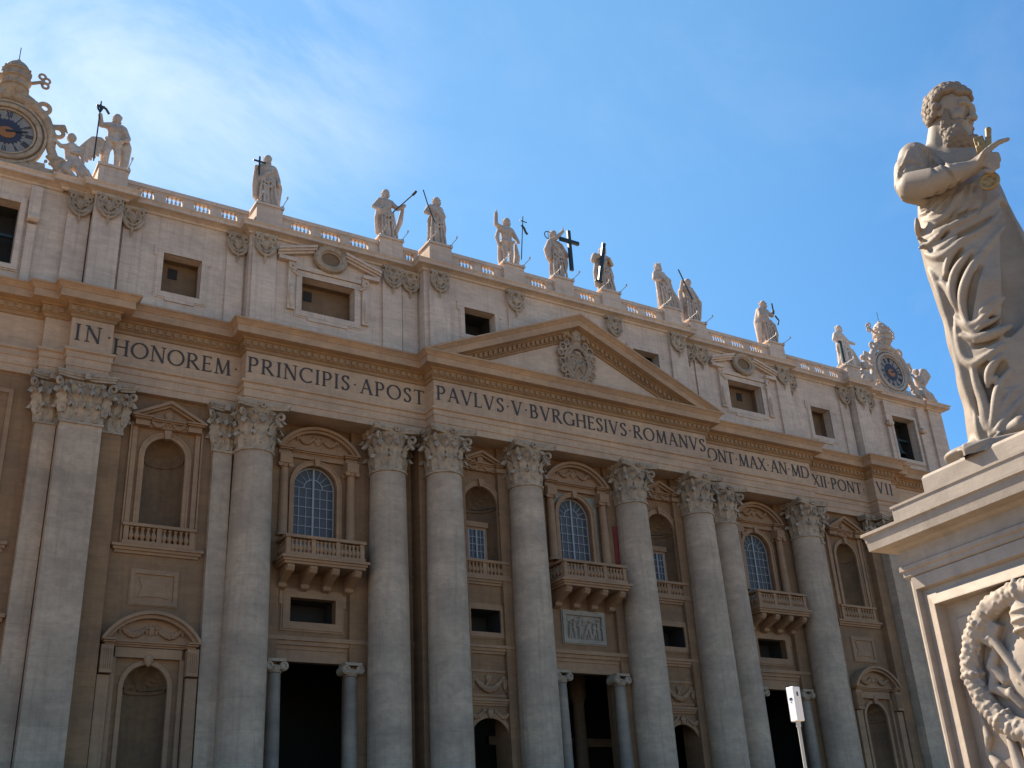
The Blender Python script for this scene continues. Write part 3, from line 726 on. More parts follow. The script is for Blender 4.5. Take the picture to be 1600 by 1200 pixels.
def balcony(cx, y, hw, yf):
    """slab on scroll brackets with balustrade"""
    mb = MB()
    for i, (z0, z1, o) in enumerate(((24.42, 24.62, .1), (24.62, 24.8, .22), (24.8, 25.0, .36))): mb.box(cx-hw-o, cx+hw+o, yf-o+.08, y, z0, z1-.002)
    o = part('balcony', mb, M['trim'], church)
    for k in range(4):
        x = cx-hw+.45+(2*hw-.9)*k/3; bk = MB()
        pr = [(0, 24.42), (y-yf-.15, 24.42), (y-yf-.05, 24.2), (y-yf-.25, 23.95), (y-yf-.75, 23.8), (.75, 23.45), (.45, 23.1), (.1, 23.0), (0, 23.0)]
        vs = [(x+s_*.27, y-a, b_) for s_ in (-1, 1) for a, b_ in pr]; n = len(pr)
        bk.add(vs, [tuple(range(n)), tuple(range(2*n-1, n-1, -1))]+[(i, (i+1) % n, n+(i+1) % n, n+i) for i in range(n)])
        bk.tube([(x-.32, y-(y-yf)*.8, 24.12), (x+.32, y-(y-yf)*.8, 24.12)], .24, 12); bk.tube([(x-.32, y-.5, 23.3), (x+.32, y-.5, 23.3)], .2, 12)
        part('bracket', bk, M['trim'], o)
    rail(o, cx-hw, cx+hw, yf, 25.0, 1.6, 3, 5, 'balcony_railing', bal_small, returns=y-yf)
    return o
def mezzanine(cx, y, hw, z0, z1, how):
    f_ = MB(); frame(f_, cx-hw, cx+hw, z0, z1, how, y, .16)
    for s_ in (-1, 1): f_.box(cx+s_*(hw+how), cx+s_*(hw+how+.3), y-.12, y+.02, z1-.55, z1+how)
    o = part('mezzanine_window', f_, M['trim'], church)
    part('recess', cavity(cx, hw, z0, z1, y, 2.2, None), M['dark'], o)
def doorway(cx, y, hw, z1, colx, mat='marble'):
    o = None
    for s_ in (-1, 1):
        c_ = MB(); c_.smooth = True; X = cx+s_*colx
        c_.lathe([(.75, ZB), (.75, ZB+.4), (.58, ZB+.7), (.56, ZB+3), (.48, z1-1.02), (.56, z1-.98), (.5, z1-.9), (.55, z1-.55), (0, z1-.5)], (X, y-.35), 20)
        sh = part('door_column', c_, M[mat], church)
        k_ = MB(); k_.smooth = True
        k_.box(X-.68, X+.68, y-1.0, y+.3, z1-.22, z1-.01)
        for e_ in (-1, 1):
            k_.tube([(X+e_*.56, y-.95, z1-.52), (X+e_*.56, y+.25, z1-.52)], .33, 12)
            k_.ring(X+e_*.56, z1-.52, .2, .2, .07, y-.98, 14, 6)
        for t in range(-2, 3): k_.tube([(X+t*.16, y-.88, z1-.72), (X+t*.16, y-.94, z1-.5)], [.09, .06], 6)
        k_.lathe([(.5, z1-.95), (.62, z1-.7), (.4, z1-.4)], (X, y-.35), 16)
        part('ionic_capital', k_, M['capital'], sh)
ZSTR = 19.6
# central bays
YW0 = -1.9
def win_bay(cx, y, x0, x1, yf, hwin, center=False):
    holes = [arch(cx, hwin, 26.0, 31.42), rect(cx-1.8, cx+1.8, 20.75, 22.55) if not center else None, rect(cx-2.72, cx+2.72, ZB, 17.85)]
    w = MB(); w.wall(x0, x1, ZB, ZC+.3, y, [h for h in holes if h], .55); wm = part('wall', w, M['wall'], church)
    aedicule(cx, y, hwin, 26.0, 31.42, 34.2, 36.15, 3.45, 2.78)
    window(cx, y+.5, hwin, 26.0, 31.42)
    balcony(cx, y, 3.1 if not center else 3.2, yf)
    if center:
        for s_ in (-1, 1):
            g_ = MB(); g_.box(cx+s_*2.12, cx+s_*2.4, y-.04, y+.02, 25.2, 33.4); g_.box(cx+s_*3.3, cx+s_*3.62, y-.04, y+.02, 25.2, 33.4)
            g_.prism([(cx+s_*2.1, 33.3), (cx+s_*1.0, 33.3), (cx+s_*2.1, 32.3)][::-s_], y-.03, y+.02)
            part('green_marble_facing', g_, M['green'], church)
            r_ = MB(); r_.box(cx+s_*3.75, cx+s_*4.5, y-.5, y-.44, 25.2, 30.8); part('red_hanging', r_, M['red'], church)
        f_ = MB(); frame(f_, cx-1.8, cx+1.8, 20.6, 22.6, .35, y, .22); fo = part('relief_frame', f_, M['relief'], church)
        rs = SDF((cx-1.85, y-.35, 20.55), (cx+1.85, y+.1, 22.65), .04); rs.box((cx, y+.02, 21.6), (1.8, .06, 1.0), .01)
        rnd = random.Random(3)
        for k, (xx, hh, tilt) in enumerate(((-1.45, 1.3, .1), (-1.0, 1.5, -.15), (-.45, 1.75, .1), (.15, 1.1, .5), (.55, 1.45, -.2), (1.0, 1.3, .25), (1.42, 1.55, -.1))):
            b0 = (cx+xx-tilt*.5, y-.08, 20.7); m_ = (cx+xx, y-.14, 20.7+hh*.5); t_ = (cx+xx+tilt*.3, y-.14, 20.7+hh*.82)
            rs.line([b0, m_, t_], [.10, .15, .12], .05); rs.ell((cx+xx+tilt*.35, y-.2, 20.7+hh), .1, .03)
            rs.line([t_, (cx+xx+.3, y-.2, 20.7+hh*.6), (cx+xx+.42, y-.14, 20.7+hh*.85)], .05, .03); rs.line([m_, (cx+xx+.2, y-.12, 20.95), (cx+xx+.16, y-.1, 20.7)], [.09, .07, .06], .03)
        for xx in (-1.5, -.8, .1, .8, 1.4): rs.box((cx+xx, y-.04, 22.25), (.16, .07, .22), .03)
        part('carved_relief', rs.mesh('carved_relief'), M['relief'], fo)
    else: mezzanine(cx, y, 1.8, 20.75, 22.55, .55)
    s_ = MB(); moulding(s_, cx, (x1-x0)/2-.35, 18.7, ZSTR, y-.02, .5); s_.box(x0+.2, x1-.2, y-.1, y+.02, 17.85, 18.7)
    part('string_course', s_, M['trim'], church)
    doorway(cx, y, 2.72, 17.85, 2.95)
win_bay(0, YW0, -4.6, 4.6, -4.35, 1.68, True)
for sg in (-1, 1):
    cx = sg*23.32; win_bay(cx, 0., cx-4.1, cx+4.1, -2.45, 1.75)
# niche bays beside the centre
bal_n = bal_small
for sg in (-1, 1):
    cx = sg*9.52; y = YW0; x0, x1 = cx-2.9, cx+2.9
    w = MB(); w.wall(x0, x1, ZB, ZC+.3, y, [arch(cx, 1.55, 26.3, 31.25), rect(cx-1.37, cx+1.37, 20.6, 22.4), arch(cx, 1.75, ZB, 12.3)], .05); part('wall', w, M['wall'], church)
    aedicule(cx, y, 1.55, 26.3, 31.25, 34.75, 35.85, 2.15, 1.9, seg=False, cols=False)
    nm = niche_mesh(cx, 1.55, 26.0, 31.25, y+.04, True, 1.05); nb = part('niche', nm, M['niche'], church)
    # window inside the niche, with its own frame
    f_ = MB(); f_.smooth = False; yy = y+.95; frame(f_, cx-.78, cx+.78, 25.6, 29.3, .2, yy, .14); f_.box(cx-1.1, cx+1.1, yy-.3, yy+.3, 29.5, 29.95)
    part('niche_window_frame', f_, M['trim'], nb)
    ww = window(cx, y+.9, .78, 25.6, 29.3, 3, False, 6, False)
    s_ = MB(); moulding(s_, cx, 2.3, 24.4, 25.0, y-.02, .42); part('sill_course', s_, M['trim'], church)
    rail(church, cx-2.2, cx+2.2, y-.35, 25.0, 1.4, 2, 5, 'niche_railing', bal_n, d=.3, base_h=.22)
    mezzanine(cx, y, 1.37, 20.6, 22.4, .4)
    s_ = MB(); moulding(s_, cx, 2.6, 18.9, 19.55, y-.02, .42); part('string_course', s_, M['trim'], church)
    r_ = MB(); frame(r_, cx-1.9, cx+1.9, 15.8, 17.5, .14, y, .08); garland(r_, cx, 17.1, 1.35, .95, y, .2); mask(r_, cx, 17.0, .3, y-.05)
    for k in (-1, 1): r_.tube([(cx+k*1.3, y-.1, 17.2), (cx+k*1.65, y-.12, 16.8), (cx+k*1.45, y-.1, 16.2), (cx+k*1.7, y-.1, 15.95)], [.1, .14, .1, .05], 6)
    r_.tube([(cx-.3, y-.12, 16.3), (cx, y-.15, 16.9), (cx+.35, y-.12, 17.3)], [.08, .14, .04], 6)
    part('festoon_relief', r_, M['trim'], church)
    s_ = MB(); moulding(s_, cx, 2.5, 14.95, 15.45, y-.02, .34)
    s_.arcband(cx, 12.3, 1.77, 2.1, 0, PI, y-.12, y+.04, 22); s_.box(cx-2.1, cx-1.77, y-.12, y+.04, ZB, 12.3); s_.box(cx+1.77, cx+2.1, y-.12, y+.04, ZB, 12.3)
    mask(s_, cx, 14.4, .34, y-.2); garland(s_, cx-1.2, 14.6, .7, .5, y, .15); garland(s_, cx+1.2, 14.6, .7, .5, y, .15)
    part('arch_surround', s_, M['trim'], church)
    # plain strip between the paired columns
    w = MB(); w.box(sg*12.3, sg*15.2, -2.0, 1, ZB, ZC+.25); w.box(sg*15.0, sg*19.3, -.5, 1, ZB, ZC+.2)
    moulding(w, sg*15.9, 1.6, 24.5, 24.9, -.52, .2); moulding(w, sg*15.9, 1.6, 19.2, 19.7, -.52, .2)
    part('wall', w, M['wall'], church)
    # outer niche bay
    cx = sg*35.25; y = -.75; x0, x1 = min(sg*28.6, sg*42), max(sg*28.6, sg*42)
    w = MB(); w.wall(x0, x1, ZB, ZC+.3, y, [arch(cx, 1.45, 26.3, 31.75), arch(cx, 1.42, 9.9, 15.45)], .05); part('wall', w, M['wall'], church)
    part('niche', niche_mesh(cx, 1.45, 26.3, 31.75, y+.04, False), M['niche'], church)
    aedicule(cx, y, 1.45, 26.3, 31.75, 34.5, 36.0, 2.7, 1.9, seg=False, cols=False)
    f_ = MB()
    for k in (-1, 1): f_.box(cx+k*2.1, cx+k*2.45, y-.16, y+.02, 25.0, 33.9); f_.box(cx+k*2.5, cx+k*2.62, y-.24, y+.02, 25.0, 33.9)
    f_.box(cx-2.62, cx+2.62, y-.2, y+.02, 33.85, 34.1); moulding(f_, cx, 2.75, 24.4, 25.0, y-.02, .42); part('niche_frame', f_, M['trim'], church)
    rail(church, cx-2.45, cx+2.45, y-.4, 25.0, 1.5, 2, 5, 'niche_railing', bal_n, d=.32, base_h=.25)
    f_ = MB(); frame(f_, cx-1.33, cx+1.33, 21.2, 23.05, .28, y, .14); f_.prism(rect(cx-1.33, cx+1.33, 21.2, 23.05), y-.03, y+.02)
    f_.prism([(cx-1.05, 21.4), (cx-.6, 21.5), (cx+.6, 21.5), (cx+1.05, 21.4), (cx+.8, 22.1), (cx+1.05, 22.85), (cx+.6, 22.75), (cx-.6, 22.75), (cx-1.05, 22.85), (cx-.8, 22.1)], y-.1, y+.01); part('blind_panel', f_, M['trim'], church)
    # lower niche with segmental pediment
    part('niche', niche_mesh(cx, 1.42, 9.9, 15.45, y+.04, True), M['niche'], church)
    f_ = MB(); R = (3.3**2+1.95**2)/(2*1.95); zc = 20.3-R; a = math.asin(3.3/R)
    f_.arcband(cx, zc, R-.22, R, PI/2-a, PI/2+a, y-1.2, y+.02, 24); f_.arcband(cx, zc, R-.45, R-.215, PI/2-a*.96, PI/2+a*.96, y-.95, y+.02, 24)
    f_.prism([(cx-3.0, 18.35)]+[(cx+(R-.4)*math.sin(-a*.9+1.8*a*i/14), zc+(R-.4)*math.cos(-a*.9+1.8*a*i/14)) for i in range(15)]+[(cx+3.0, 18.35)], y-.45, y+.02)
    for i, o_ in enumerate((.6, .85, 1.1)): f_.box(cx-2.9-.12*i, cx+2.9+.12*i, y-o_*.6, y+.02, 18.0+.12*i, 18.12+.12*i-.002)
    for k in (-1, 1):
        for i, o_ in enumerate((.75, .98, 1.16)): f_.box(cx+k*2.35, cx+k*(3.0+.12*i), y-o_, y+.02, 18.0+.12*i, 18.12+.12*i-.004)
        f_.box(cx+k*2.48, cx+k*3.25, y-.62, y+.02, 9.9, 16.05); f_.box(cx+k*2.42, cx+k*3.2, y-.9, y+.02, 16.15, 17.95)
        for t in range(5): f_.box(cx+k*(2.5+.14*t), cx+k*(2.56+.14*t), y-.95, y-.89, 16.4, 17.7)
        f_.box(cx+k*2.1, cx+k*2.4, y-.3, y+.02, 9.9, 17.3)
    f_.box(cx-2.2, cx+2.2, y-.35, y+.02, 17.3, 17.95)
    f_.arcband(cx, 15.45, 1.45, 1.75, 0, PI, y-.15, y+.03, 20)
    for k in (-1, 1): f_.box(cx+k*1.45, cx+k*1.75, y-.15, y+.03, 9.9, 15.45)
    mask(f_, cx, 17.2, .38, y-.3); garland(f_, cx-1.2, 19.25, .85, .5, y-.45, .18); garland(f_, cx+1.2, 19.25, .85, .5, y-.45, .18); mask(f_, cx, 19.1, .34, y-.45)
    part('niche_surround', f_, M['trim'], church)
    # clock bay
    cx = sg*49.4; y = -.8; x0, x1 = min(sg*42, sg*57), max(sg*42, sg*57)
    w = MB(); w.wall(x0, x1, ZB, ZC+.3, y, [arch(cx, 2.3, 24.5, 30.5), rect(cx-2.2, cx+2.2, 20.4, 22.3), arch(cx, 3.4, ZB, 15.)], .9); part('wall', w, M['wall'], church)
    part('archway_void', cavity(cx, 3.3, 24.5, 34.2, y+.9, 6, None), M['dark'], church); part('archway_void', cavity(cx, 3.6, ZB, 19., y+.9, 9, None), M['dark'], church)
    part('archway_void', cavity(cx, 2.3, 20.3, 22.4, y+.9, 4, None), M['dark'], church)
    f_ = MB(); f_.arcband(cx, 30.5, 2.32, 2.75, 0, PI, y-.2, y+.03, 24); moulding(f_, cx, 4.6, 18.8, 19.6, y-.02, .4); moulding(f_, cx, 4.2, 23.6, 24.3, y-.02, .3)
    for k in (-1, 1): f_.box(cx+k*2.32, cx+k*2.75, y-.2, y+.03, 24.5, 30.5)
    f_.prism(rect(cx-3.55, cx+3.55, 24.5, 35.1), y-.12, y+.02, [rect(cx-3.25, cx+3.25, 24.5, 34.8)])
    part('archway_surround', f_, M['trim'], church)
# door interiors
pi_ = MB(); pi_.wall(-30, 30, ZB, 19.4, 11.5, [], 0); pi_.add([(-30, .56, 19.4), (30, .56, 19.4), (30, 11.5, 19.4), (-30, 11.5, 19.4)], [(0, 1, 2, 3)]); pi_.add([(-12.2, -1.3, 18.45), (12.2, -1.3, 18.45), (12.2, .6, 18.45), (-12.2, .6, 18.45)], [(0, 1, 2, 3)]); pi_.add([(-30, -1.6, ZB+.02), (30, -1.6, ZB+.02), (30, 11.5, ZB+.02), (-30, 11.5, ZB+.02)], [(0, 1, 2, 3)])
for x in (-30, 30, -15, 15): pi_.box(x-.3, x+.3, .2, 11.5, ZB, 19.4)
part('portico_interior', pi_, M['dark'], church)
for x in (.3, 3.4):
    dc = MB(); dc.smooth = True; dc.lathe([(.7, ZB), (.6, ZB+.6), (.52, 16.5), (.8, 17.2), (.8, 19.4)], (x, 4.5), 16); part('portico_inner_column', dc, M['shade'], church)
dc = MB(); dc.box(-5, 8, 5.9, 6.4, 13.2, 13.9); part('portico_inner_beam', dc, M['shade'], church)
# --- attic
AY0, AY1, AY2, AY3 = -3.0, -1.85, -1.0, -.9
ahalf = [(14.9, AY0), (14.9, AY1), (30.2, AY1), (30.2, AY2), (40.1, AY2), (40.1, -1.75), (42.5, -1.75), (42.5, -1.3), (44.6, -1.3), (44.6, AY3), (54.0, AY3), (54.0, -1.2), (56.6, -1.2), (56.6, 16)]
APATH = [(-x, y) for x, y in reversed(ahalf)]+ahalf
def attic_wall(x0, x1, y, holes):
    w = MB(); w.wall(x0, x1, ZK-.02, ZA0+.2, y, holes, .9); return part('attic_wall', w, M['attic'], church)
def attic_window(cx, y, hw, z0, z1, w_, sq=False, mat='shade', dp=.9):
    f_ = MB(); frame(f_, cx-hw, cx+hw, z0, z1, w_, y, .12)
    for s_ in (-1, 1): f_.box(cx+s_*(hw+w_), cx+s_*(hw+w_+.28), y-.1, y+.02, z1-.35, z1+w_*1.2)
    f_.box(cx-hw*.75, cx+hw*.75, y-.1, y+.02, z0-w_-.3, z0-w_)
    o = part('attic_window', f_, M['attic'], church)
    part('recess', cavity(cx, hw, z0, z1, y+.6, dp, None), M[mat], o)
    if sq:
        q = MB(); q.box(cx+sq, cx+sq+.72, y+1.42, y+1.52, z1-1.3, z1-.4); part('vent_hole', q, M['dark'], o)
W = MB()
attic_wall(-14.9, 14.9, AY0, [rect(-10.95, -7.8, 46.4, 49.1), rect(7.8, 10.95, 46.4, 49.1)])
for sg in (-1, 1):
    attic_window(sg*9.38, AY0, 1.57, 46.4, 49.1, .42, False, 'dark', 2.2)
    o_ = MB(); o_.add([(sg*14.9, AY0, ZK), (sg*14.9, AY1+.2, ZK), (sg*14.9, AY1+.2, ZA0+.2), (sg*14.9, AY0, ZA0+.2)], [(0, 1, 2, 3)])
    part('attic_return', o_, M['attic'], church); o_ = MB(); o_.add([(sg*30.2, AY1, ZK), (sg*30.2, AY2+.2, ZK), (sg*30.2, AY2+.2, ZA0+.2), (sg*30.2, AY1, ZA0+.2)], [(0, 1, 2, 3)]); part('attic_return', o_, M['attic'], church)
    a, b_ = sorted((sg*14.9, sg*30.2)); cx = sg*23.32
    attic_wall(a, b_, AY1, [rect(cx-2.35, cx+2.35, 45.75, 48.95)]); attic_window(cx, AY1, 2.35, 45.75, 48.95, .5, .2 if sg > 0 else -1.6)
    a, b_ = sorted((sg*30.2, sg*40.1)); cx = sg*35.25
    attic_wall(a, b_, AY2, [rect(cx-1.5, cx+1.5, 45.2, 48.65)]); attic_window(cx, AY2, 1.5, 45.2, 48.65, .45, -.7)
    # clock bay attic with belfry window
    a, b_ = sorted((sg*42, sg*56.6)); cx = sg*49.3
    attic_wall(a, b_, AY3, [rect(cx-1.95, cx+1.95, 44.7, 50.0)])
    f_ = MB(); frame(f_, cx-1.95, cx+1.95, 44.7, 50.0, .4, AY3, .2)
    for k in (-1, 1):
        f_.box(cx+k*2.6, cx+k*3.2, AY3-.32, AY3+.02, 43.2, 48.3); f_.box(cx+k*2.5, cx+k*3.3, AY3-.45, AY3+.02, 48.9, 51.6); f_.tube([(cx+k*2.5, AY3-.45, 48.75), (cx+k*3.3, AY3-.45, 48.75)], .3, 10)
    o = part('belfry_window', f_, M['attic'], church); part('recess', cavity(cx, 1.95, 44.7, 50.0, AY3+.7, 1.6, None), M['dark'], o)
    bl = MB(); bl.smooth = True; bl.lathe([(0, 47.6), (.35, 47.55), (.5, 47.0), (.6, 46.2), (.95, 45.6), (.9, 45.55)], (cx-.5, AY3+1.2), 16); bl.box(cx-1.95, cx+1.95, AY3+1.1, AY3+1.3, 47.6, 47.85); bl.tube([(cx-1.4, AY3+.9, 44.7), (cx-.6, AY3+1.0, 47.6)], .08, 6)
    part('bell', bl, M['iron'], o)
    w = MB()
    for X, hw, y0, yb in ((41.35, 1.05, -2.0, 0), (43.3, .8, -1.3, 0), (55.4, 1.2, -1.2, 0), (53.0, .5, -1.05, 0)): w = MB(); w.box(sg*X-hw, sg*X+hw, y0, yb, ZK-.05, ZA0+.15); part('attic_pilaster', w, M['attic'], church)
    for X, hw, y0 in ((29.0, 1.0, -2.1), (17.5, .9, -2.1), (13.5, 1.0, -3.25), (5.61, .8, -3.2), (31.1, .7, -1.2), (39.3, .7, -1.2), (15.8, .7, -2.0), (20.9, .0, -1.9)):
        if hw: w = MB(); w.box(sg*X-hw, sg*X+hw, y0, y0+1, ZK-.04, ZA0+.12); part('attic_pilaster', w, M['attic'], church)
    for k in (-1, 1): pass
    w = MB(); w.box(sg*56.4, sg*56.6, -1.1, 16, ZK, ZA0+.1); part('attic_side', w, M['attic'], church)
# carved drops on the attic pilasters
dr = MB(); dr.smooth = True
for s_ in (-1, 1): volute(dr, (s_*.55, -.22, -.55), (s_, -.35), .38, .13)
dr.box(-.95, .95, -.3, .1, -.3, -.02); mask(dr, 0, -1.0, .42, -.1)
dr.ring(0, -.95, .6, .75, .13, -.14, 20, 6, lump=.3)
for s_ in (-1, 1): dr.tube([(s_*.85, -.15, -.6), (s_*.75, -.22, -1.4), (s_*.35, -.25, -1.95), (0, -.2, -2.1)], [.1, .17, .14, .08], 7)
dr.tube([(0, -.2, -1.9), (0, -.22, -2.4), (0, -.12, -2.75)], [.12, .1, .03], 6)
dm = dr.mesh('carved_swag')
for sg in (-1, 1):
    for X, y0 in ((41.35, -2.0), (29.0, -2.1), (17.5, -2.1), (13.5, -3.25), (5.61, -3.2), (43.3, -1.3), (31.0, -1.2), (39.4, -1.2), (15.8, -2.0)):
        part('carved_swag', dm, M['capital'], church, (sg*X, y0, ZA0+.02))
# oval windows with wreath and broken pediment
for sg in (-1, 1):
    cx = sg*23.32; y = AY1; f_ = MB()
    for s_ in (-1, 1):
        for i, (t0, t1, o_) in enumerate(((0, .22, .75), (.22, .42, .6), (.42, .62, .4))):
            f_.prism([(cx+s_*4.6, 50.95-t1), (cx+s_*4.6, 50.95-t0), (cx+s_*1.3, 51.95-t0), (cx+s_*1.3, 51.95-t1)][::s_], y-o_, y+.02)
        f_.box(cx+s_*3.0, cx+s_*4.5, y-.5, y+.02, 50.0, 50.35); f_.box(cx+s_*3.0, cx+s_*3.6, y-.28, y+.02, 45.6, 50.0)
        volute(f_, (cx+s_*3.3, y-.35, 49.5), (s_, 0), .35, .12)
        f_.tube([(cx+s_*3.3, y-.3, 47.9), (cx+s_*3.35, y-.4, 46.9), (cx+s_*3.3, y-.3, 45.8)], [.16, .24, .1], 8)
    f_.box(cx-2.9, cx+2.9, y-.25, y+.02, 49.5, 49.9)
    po = part('broken_pediment', f_, M['attic'], church)
    r_ = MB(); r_.smooth = True; r_.ring(cx, 51.0, 1.22, 1.0, .27, y-.42, 40, 8, lump=.22); r_.ring(cx, 51.0, .92, .7, .1, y-.42, 36, 6)
    vs = []; n = 32
    for r0, yy in ((1.0, y-.5), (.8, y+.7)):
        vs += [(cx+r0*math.cos(2*PI*i/n), yy, 51.0+r0*.8*math.sin(2*PI*i/n)) for i in range(n)]
    r_.add(vs, [(i, (i+1) % n, n+(i+1) % n, n+i) for i in range(n)])
    part('oval_wreath', r_, M['capital'], po)
    g_ = MB(); g_.disc(cx, 51.0, .82, .66, y-.33, y-.30); part('oval_pane', g_, M['shade'], po)
# attic cornice, parapet and balustrade
c = MB(); c.sweep(APATH, [(0, ZA0-.05), (.15, ZA0), (.2, 52.05), (.45, 52.15), (.8, 52.2), (.8, 52.42), (.95, 52.6), (.95, ZA1)], caps=[(.95, ZA1, YB)])
part('attic_cornice', c, M['attic'], church)
PED = [(0, -3.4), (XD, -3.4), (XC-.1, -3.4), (XB-.1, -2.3), (XA-.1, -2.3), (XP-.2, -1.85)]
def bay_rail(xa, xb, y, nseg, split):
    x0, x1 = sorted((xa, xb)); mb = MB(); d = .42; z0 = ZA1
    mb.box(x0, x1, y, y+d+.1, z0, z0+.5); mb.box(x0, x1, y-.1, y+d+.1, ZR-.36, ZR); mb.box(x0, x1, y-.02, y+d+.02, ZR-.46, ZR-.36)
    pw = min(.95, (x1-x0)*.25); Wd = (x1-x0-pw*(nseg+1))/nseg; sp = []
    for i in range(nseg+1): mb.box(x0+i*(Wd+pw), x0+i*(Wd+pw)+pw, y+.02, y+d, z0+.5, ZR-.46)
    for i in range(nseg):
        a = x0+pw+i*(Wd+pw); per = max(3, round(Wd/.33))
        for j in range(per+0): sp.append(a+Wd*(j+.5)/per)
    o = part('roof_balustrade', mb, M['attic'], church)
    if split:
        for x in sp: part('baluster', bal_roof, M['baluster'], o, (x, y+d/2, z0+.5))
    else:
        b_ = MB(); src = [tuple(v.co) for v in bal_roof.vertices]; fc = [tuple(p.vertices) for p in bal_roof.polygons]
        for x in sp: b_.add([(vx+x, vy+y+d/2, vz+z0+.5) for vx, vy, vz in src], fc)
        b_.smooth = True; tag(part('baluster_run', b_, M['baluster'], o), kind='stuff')
for sg in (-1, 1):
    for xa, xb, y, n in ((1.1, XD-1.1, -3.1, 1), (XD+1.1, XC-1.2, -3.1, 2), (14.9, XB-1.2, -1.95, 1), (XB+1.0, XA-1.2, -1.95, 3), (30.2, 40.2, -1.15, 4)):
        bay_rail(sg*xa, sg*xb, y, n, sg < 0)
PEDS = [(sg*x, y) for x, y in PED for sg in ((-1, 1) if x else (1,))]
pb = MB()
for x, y in PEDS:
    pb = MB(); h = 1.12; pb.box(x-h, x+h, y, y+2.1, ZA1, ZS-.22); pb.box(x-h-.1, x+h+.1, y-.1, y+2.2, ZS-.22, ZS); pb.box(x-h-.06, x+h+.06, y-.06, y+2.16, ZA1, ZA1+.35)
    part('statue_pedestal', pb, M['attic'], church)
# arms in the tympanum
t_ = SDF((-2.5, -5.0, 42.7), (2.5, -3.9, 48.6), .06); Y0 = -4.2
t_.ell((0, Y0-.05, 45.15), (1.0, .30, 1.35), .05)
q_ = [(1.0*math.cos(a)*(1-.28*max(0, -math.sin(a))), Y0-.32, 45.15+1.45*math.sin(a)) for a in (2*PI*i/28 for i in range(29))]
t_.line(q_, .13, .03); t_.line([(x*1.28, y+.06, 45.15+(z-45.15)*1.16) for x, y, z in q_], [.10+.07*(i % 3 == 0) for i in range(29)], .03)
t_.line([(-.75, Y0-.36, 45.75), (.75, Y0-.36, 45.75)], .07, .02); t_.ell((0, Y0-.36, 46.1), (.32, .14, .2), .03)
t_.line([(-.5, Y0-.36, 44.3), (-.2, Y0-.45, 44.9), (.3, Y0-.45, 45.1), (.5, Y0-.4, 45.5)], [.08, .16, .13, .06], .03); t_.line([(-.3, Y0-.4, 45.4), (0, Y0-.42, 44.9), (.35, Y0-.4, 44.4)], .08, .03)
for s_ in (-1, 1):
    for R_, c_ in ((.30, (s_*1.35, 46.55)), (.24, (s_*1.62, 45.95)), (.27, (s_*1.5, 45.2)), (.24, (s_*1.45, 44.5)), (.26, (s_*1.1, 43.85)), (.20, (s_*.55, 43.35)), (.22, (s_*.95, 47.0))):
        t_.torus((c_[0], Y0-.2, c_[1]), R_, .10, k=.03); t_.ell((c_[0], Y0-.1, c_[1]), (R_*.4, .15, R_*.4), .02)
    t_.line([(-s_*1.1, Y0-.05, 46.6), (s_*.85, Y0-.25, 47.75)], .11, .03)
    for a_, b_ in ((1.0, 47.95), (1.2, 47.6), (.75, 47.7)): t_.torus((s_*a_, Y0-.25, b_), .15, .075, k=.02)
t_.cap((0, Y0-.1, 47.0), (0, Y0-.1, 47.5), .42, .46, .04); t_.ell((0, Y0-.1, 47.75), (.46, .42, .68), .04)
for z_ in (47.1, 47.5, 47.9): t_.torus((0, Y0-.1, z_), .46, .07, (0, 0, 1), .02)
t_.line([(-.3, Y0-.1, 43.5), (0, Y0-.3, 43.0), (.3, Y0-.1, 43.5)], .16, .05)
cf = np.eye(4); cf[0, 0] = 1.10; cf[2, 2] = 1.15; cf[2, 3] = -45.2*.15-.05
part('coat_of_arms', t_.mesh('coat_of_arms', cf), M['crest'], ped)
# body of the building behind the front
bd = MB(); bd.box(-56.5, 56.5, 12, 60, 0, 51.5); bd.box(-56.3, 56.3, 1.3, 12, ZC, 52.0) if False else None
bd.add([(-56.5, 16, ZB-9), (-56.5, -.5, ZB-9), (-56.5, -.5, 52), (-56.5, 16, 52)], [(0, 1, 2, 3)]); bd.add([(56.5, 16, ZB-9), (56.5, -.5, ZB-9), (56.5, -.5, 52), (56.5, 16, 52)], [(0, 1, 2, 3)])
bd.add([(-56.5, 1.9, ZC), (56.5, 1.9, ZC), (56.5, 1.9, 52), (-56.5, 1.9, 52)], [(0, 1, 2, 3)])
part('nave_block', bd, M['attic'], church)
# ------------------------------------------------------------------ ground
g = MB(); g.add([(-3000, -3000, 0), (3000, -3000, 0), (3000, 3000, 0), (-3000, 3000, 0)], [(0, 1, 2, 3)])
m = stone('grey paving setts', (.34, .265, .19), course=.14, brick=.14, streak=0, var=.25)
tag(part('plaza_ground', g, m), kind='structure')
st = MB(); NS = 40
for i in range(NS): st.box(-70, 70, -46+i*.75, 0, ZB*i/NS, ZB*(i+1)/NS)
st = MB()
for i in range(NS):
    y0 = -44+i*.8; z0, z1 = ZB*i/NS, ZB*(i+1)/NS
    st.add([(-62, y0, z0+.004), (62, y0, z0+.004), (62, y0, z1), (-62, y0, z1), (-62, y0+.8, z1), (62, y0+.8, z1)], [(0, 1, 2, 3), (3, 2, 5, 4)])
st.add([(-62, -12, ZB), (62, -12, ZB), (62, 2, ZB), (-62, 2, ZB)], [(0, 1, 2, 3)])
st.add([(-62, 2, 0), (-62, -44, 0), (-62, -12, ZB), (-62, 2, ZB)], [(0, 1, 2, 3)]); st.add([(62, 2, 0), (62, -44, 0), (62, -12, ZB), (62, 2, ZB)], [(0, 1, 2, 3)])
tag(part('steps', st, stone('worn step stone', (.42, .33, .24))), kind='structure')
